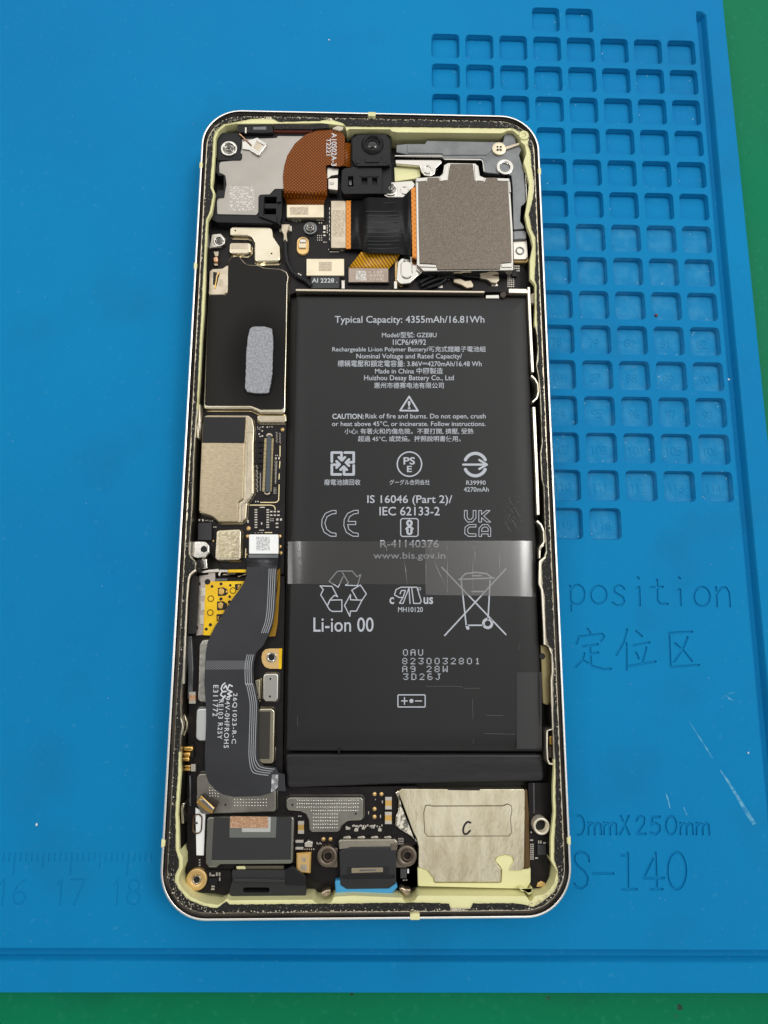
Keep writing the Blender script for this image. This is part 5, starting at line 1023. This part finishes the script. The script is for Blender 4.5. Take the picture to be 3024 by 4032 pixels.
bt('小心: 有著火和灼傷危險。不要打開, 擠壓, 受熱', K, 352, 206, 1178, 244, bold=.006)
bt('超過 45°C, 或焚燒。按照說明書使用。', K, 438, 254, 1096, 292, bold=.006)
bt('廢電池請回收', K, 222, 532, 454, 570, bold=.006)
bt('グーグル合同会社', K, 640, 534, 898, 568, bold=.006)
bt('R39990', K, 1132, 540, 1256, 568, bold=.006); bt('4270mAh', K, 1116, 582, 1276, 612, bold=.006)
bt('IS 16046 (Part 2)/', K, 498, 634, 1042, 700, bold=.008); bt('IEC 62133-2', K, 576, 708, 962, 764, bold=.008)
bt('PS', K, 730, 390, 804, 438, bold=.02); bt('E', K, 752, 446, 784, 486, bold=.02)
bt('R-41140376', L, 610, 40, 964, 86, bold=.006); bt('www.bis.gov.in', L, 568, 114, 1004, 166, bold=.006)
bt('Li-ion 00', L, 206, 508, 570, 596, bold=.006); bt('MH10120', L, 718, 446, 868, 476, bold=.006)
bt('!', K, 757, 30, 775, 82, bold=.02)
def bs(paths, w, reg, name='printed_symbol', m_=None): return strokes_flat(name, [mm(reg(*p), ZB + .03) for p in paths], w, ZB + .03, m_ or GREYPRINT, bat)
bs([[(766, 2), (708, 92), (822, 93), (766, 2)]], .34, K)
bs([arc(768, 435, 78, 78, 0, 360, 40)], .26, K)
bs([arc(1190, 438, 70, 72, 25, 155, 16), arc(1190, 438, 70, 72, 205, 335, 16)], .62, K); bs([[(1112, 438), (1262, 438)], [(1215, 408), (1264, 438), (1215, 466)]], .42, K)
q = []
for a in range(4):
    ca, sa = math.cos(a * math.pi / 2), math.sin(a * math.pi / 2)
    q.append([(341 + x * ca - y * sa, 431 + x * sa + y * ca) for x, y in ((-70, -12), (-70, -70), (-8, -70), (-8, -40))]); q.append([(341 + x * ca - y * sa, 431 + x * sa + y * ca) for x, y in ((-26, -40), (-6, -20), (14, -40))])
bs(q, .5, K)
bs([[(298, 732), (272, 732), (230, 750), (208, 790), (206, 830), (222, 872), (262, 896), (298, 898)], [(298, 732), (298, 752), (272, 754), (240, 772), (226, 812), (238, 852), (266, 874), (298, 878), (298, 898)]], .14, K)
bs([[(440, 730), (412, 732), (372, 750), (350, 790), (348, 830), (364, 872), (404, 896), (440, 898)], [(440, 730), (440, 750), (412, 754), (384, 772), (374, 802), (424, 802), (424, 822), (372, 822), (380, 852), (408, 874), (440, 878), (440, 898)]], .14, K)
bs([[(1120, 732), (1120, 780), (1140, 806), (1172, 806), (1194, 780), (1194, 732), (1176, 732), (1176, 776), (1160, 790), (1146, 788), (1138, 774), (1138, 732), (1120, 732)], [(1212, 732), (1212, 806), (1230, 806), (1230, 778), (1262, 806), (1288, 806), (1244, 768), (1284, 732), (1260, 732), (1230, 758), (1230, 732), (1212, 732)],
    [(1194, 822), (1148, 822), (1124, 840), (1122, 880), (1146, 898), (1194, 898), (1194, 882), (1150, 880), (1140, 866), (1142, 848), (1154, 838), (1194, 838), (1194, 822)], [(1212, 898), (1214, 846), (1236, 822), (1270, 822), (1288, 846), (1288, 898), (1272, 898), (1272, 882), (1230, 882), (1230, 898), (1212, 898)], [(1230, 866), (1232, 848), (1244, 838), (1262, 838), (1272, 848), (1272, 866), (1230, 866)]], .13, K)
bs([[(712, 792), (722, 784), (814, 784), (824, 794), (824, 888), (814, 898), (722, 898), (712, 888), (712, 792)]], .2, K)
bs([arc(768, 812, 14, 15, -40, 220, 12) + [(788, 850)], [(780, 822), (748, 850)], arc(768, 868, 14, 15, 140, 400, 12)], .42, K)
bs([[(722, 452), (746, 462)]], .01, K)
# recycling loop
bs([[(300, 290), (348, 232), (360, 228), (440, 228), (470, 262), (492, 250), (472, 316), (400, 314), (418, 300), (382, 238)], [(300, 290), (356, 326), (385, 262)], [(246, 318), (318, 320), (352, 384), (334, 374), (306, 402), (290, 438), (250, 372), (266, 340), (246, 318)],
    [(290, 440), (306, 404), (378, 402), (378, 472), (320, 472), (304, 462), (290, 440)], [(394, 436), (430, 370), (430, 402), (500, 404), (466, 470), (430, 470), (426, 502), (394, 436)], [(500, 404), (526, 366), (490, 312), (438, 344), (470, 400)]], .2, L)
# crossed-out bin
bs([[(982, 205), (1370, 612)], [(1370, 215), (1000, 618)], [(1100, 285), (1130, 555)], [(1275, 285), (1262, 520)], [(1085, 278), (1300, 270)], [(1098, 272), (1125, 244), (1188, 236), (1255, 244), (1288, 270)], [(1132, 556), (1232, 556)], [(1165, 352), (1232, 352)], [(1168, 256), (1220, 256)]], .26, L)
bs([[(1136, 562), (1140, 574)]], .6, L); bs([arc(1260, 545, 26, 26, 0, 360, 22)], .5, L)
# component mark between c and us
bs([[(735, 326), (832, 326), (858, 410), (850, 424), (812, 424), (800, 326)], [(735, 326), (706, 340), (696, 372), (724, 388), (748, 388), (762, 345), (738, 346), (730, 366)], [(748, 388), (726, 422), (748, 424), (784, 330), (790, 424)]], .2, L)
bt('c', L, 666, 386, 694, 428, bold=.02); bt('us', L, 872, 386, 930, 428, bold=.02); bs([arc(848, 335, 8, 8, 0, 360, 12)], .1, L)
# printed batch code in dots
DOT = {'0': '01110 10001 10001 10001 10001 10001 01110', 'A': '01110 10001 10001 11111 10001 10001 10001', 'U': '10001 10001 10001 10001 10001 10001 01110', '8': '01110 10001 10001 01110 10001 10001 01110', '2': '01110 10001 00001 00010 00100 01000 11111',
       '3': '11111 00001 00010 00110 00001 10001 01110', '1': '00100 01100 00100 00100 00100 00100 01110', '9': '01110 10001 10001 01111 00001 00001 01110', 'W': '10001 10001 10001 10101 10101 11011 10001', 'D': '11110 10001 10001 10001 10001 10001 11110', '6': '01110 10000 10000 11110 10001 10001 01110', 'J': '00111 00010 00010 00010 00010 10010 01100'}
for ln, x0, y0, step in (('0AU', 734, 86, 45), ('8230032801', 730, 137, 48), ('A9 28W', 730, 184, 48), ('3D26J', 736, 230, 48)):
    d = MB(); w = 5.9
    for k, ch in enumerate(ln):
        if ch == ' ': continue
        for r_, row in enumerate(DOT[ch].split()):
            c_ = 0
            while c_ < 5:
                if row[c_] == '1':
                    e_ = c_
                    while e_ + 1 < 5 and row[e_ + 1] == '1': e_ += 1
                    x, y = x0 + step * k + c_ * w, y0 + r_ * 5.4
                    d.solid(ccw(mm(Mg.box(x, y, x + (e_ - c_ + 1) * w, y + 4.3), ZB + .03)), ZB - .02, ZB + .03, .005, 1); c_ = e_
                c_ += 1
    d.build('printed_code', GREYPRINT, bat)
bs([[(704, 360), (708, 356), (862, 356), (866, 360), (866, 424), (862, 428), (708, 428), (704, 424), (704, 360)]], .2, Mg); bs([[(726, 392), (760, 392)], [(743, 372), (743, 412)], [(808, 392), (844, 392)]], .2, Mg); bs([[(784, 392), (784.5, 392)]], .75, Mg)
# clear tape over the battery, folded down both edges
FILM = clear_film('clear_film', (.95, .94, .92), .15, .2); FILM2 = clear_film('clear_film_scuffed', (.92, .9, .88), .18, .26)
def film(name, us, va, vb, m_, dz=.06):
    """strip across the battery that follows its rounded sides"""
    vs, fs = [], []
    xl, xr = un(1129, 2230, ZB)[0], un(2112, 2230, ZB)[0]
    for u in us:
        for v in (va(u), vb(u)):
            p = un(u, v, ZB + .05); e = max(.02, min(p[0] - xl, xr - p[0])); k = max(0, 1 - e / 4.0)
            vs.append((*p, ZB - .9 + .9 * math.sqrt(1 - k * k) + dz))
    for k in range(len(us) - 1): fs.append([2 * k, 2 * k + 2, 2 * k + 3, 2 * k + 1][::-1])
    return mesh(name, vs, fs, m_, bat, True)
def lx(x): return 1100 + x / 1.5361
def ly(y): return 2100 + y / 1.5361
z = ZB + .06
film('clear_tape', [lx(x) for x in (48, 52, 57, 63, 70, 78, 88, 98, 110, 124, 140, 200, 400, 600, 886)], lambda u: ly(48), lambda u: ly(305 + (u - 1130) * .008), FILM)
film('clear_tape', [lx(x) for x in (886, 1016, 1170, 1300, 1400, 1450, 1465, 1480, 1494, 1506, 1517, 1527, 1536, 1544, 1550, 1554)], lambda u: ly(45), lambda u: ly(372 + (u - 1677) * .024), FILM2, .08)
film('black_tape', [1100 + x / 1.5082 for x in (1409, 1440, 1470, 1490, 1505, 1520, 1533, 1545, 1555, 1561, 1565)], lambda u: 2500 + 222 / 1.5082, lambda u: 2500 + 676 / 1.5082, mat('matt_tape', (48, 48, 49), .5, spec=.35), .07)
PALEF = clear_film('tape_wrinkle', (.8, .8, .78), .35, .3)
for pts in ([(752, 165), (762, 210), (774, 305)], [(905, 60), (950, 200), (1010, 330)], [(1180, 70), (1186, 180)], [(1330, 60), (1334, 250)], [(640, 60), (652, 110)]):
    MB().tube([(*un(*q, z), z) for q in L(*pts)], .035, 5).build('tape_wrinkle', PALEF, bat)
for x in (886, 1016, 1170): MB().tube([(*un(lx(x), ly(50), z), z), (*un(lx(x), ly(372), z), z)], .03, 5).build('tape_edge', clear_film('tape_edge_film', (.8, .8, .8), .3, .3), bat)
# rubbed scratches on the wrap
SCR = mat('rubbed_wrap', (92, 92, 92), .6)
random.seed(3); sc = []
for k in range(16):
    x, y = random.uniform(1375, 1470), random.uniform(650, 840); l = random.uniform(12, 46); sc.append([(x, y), (x + l * .7, y + l)])
for k in range(26):
    x, y = random.uniform(1370, 1500), random.uniform(640, 800); sc.append([(x, y), (x + random.uniform(2, 6), y + random.uniform(-3, 5))])
strokes_flat('scratch_mark', [mm(K(*p), ZB + .02) for p in sc], .05, ZB + .02, SCR, bat)
strokes_flat('scratch_mark', [mm(Mg(*p), ZB + .02) for p in ([(870, 306), (1000, 304), (1082, 306), (1086, 316)], [(1100, 318), (1190, 316)], [(1228, 478), (1330, 478)], [(1146, 380), (1150, 500)], [(1150, 620), (1152, 645)], [(1215, 585), (1400, 590)], [(1424, 60), (1420, 90)], [(106, 480), (110, 540)])], .05, ZB + .02, SCR, bat)
flush_texts()
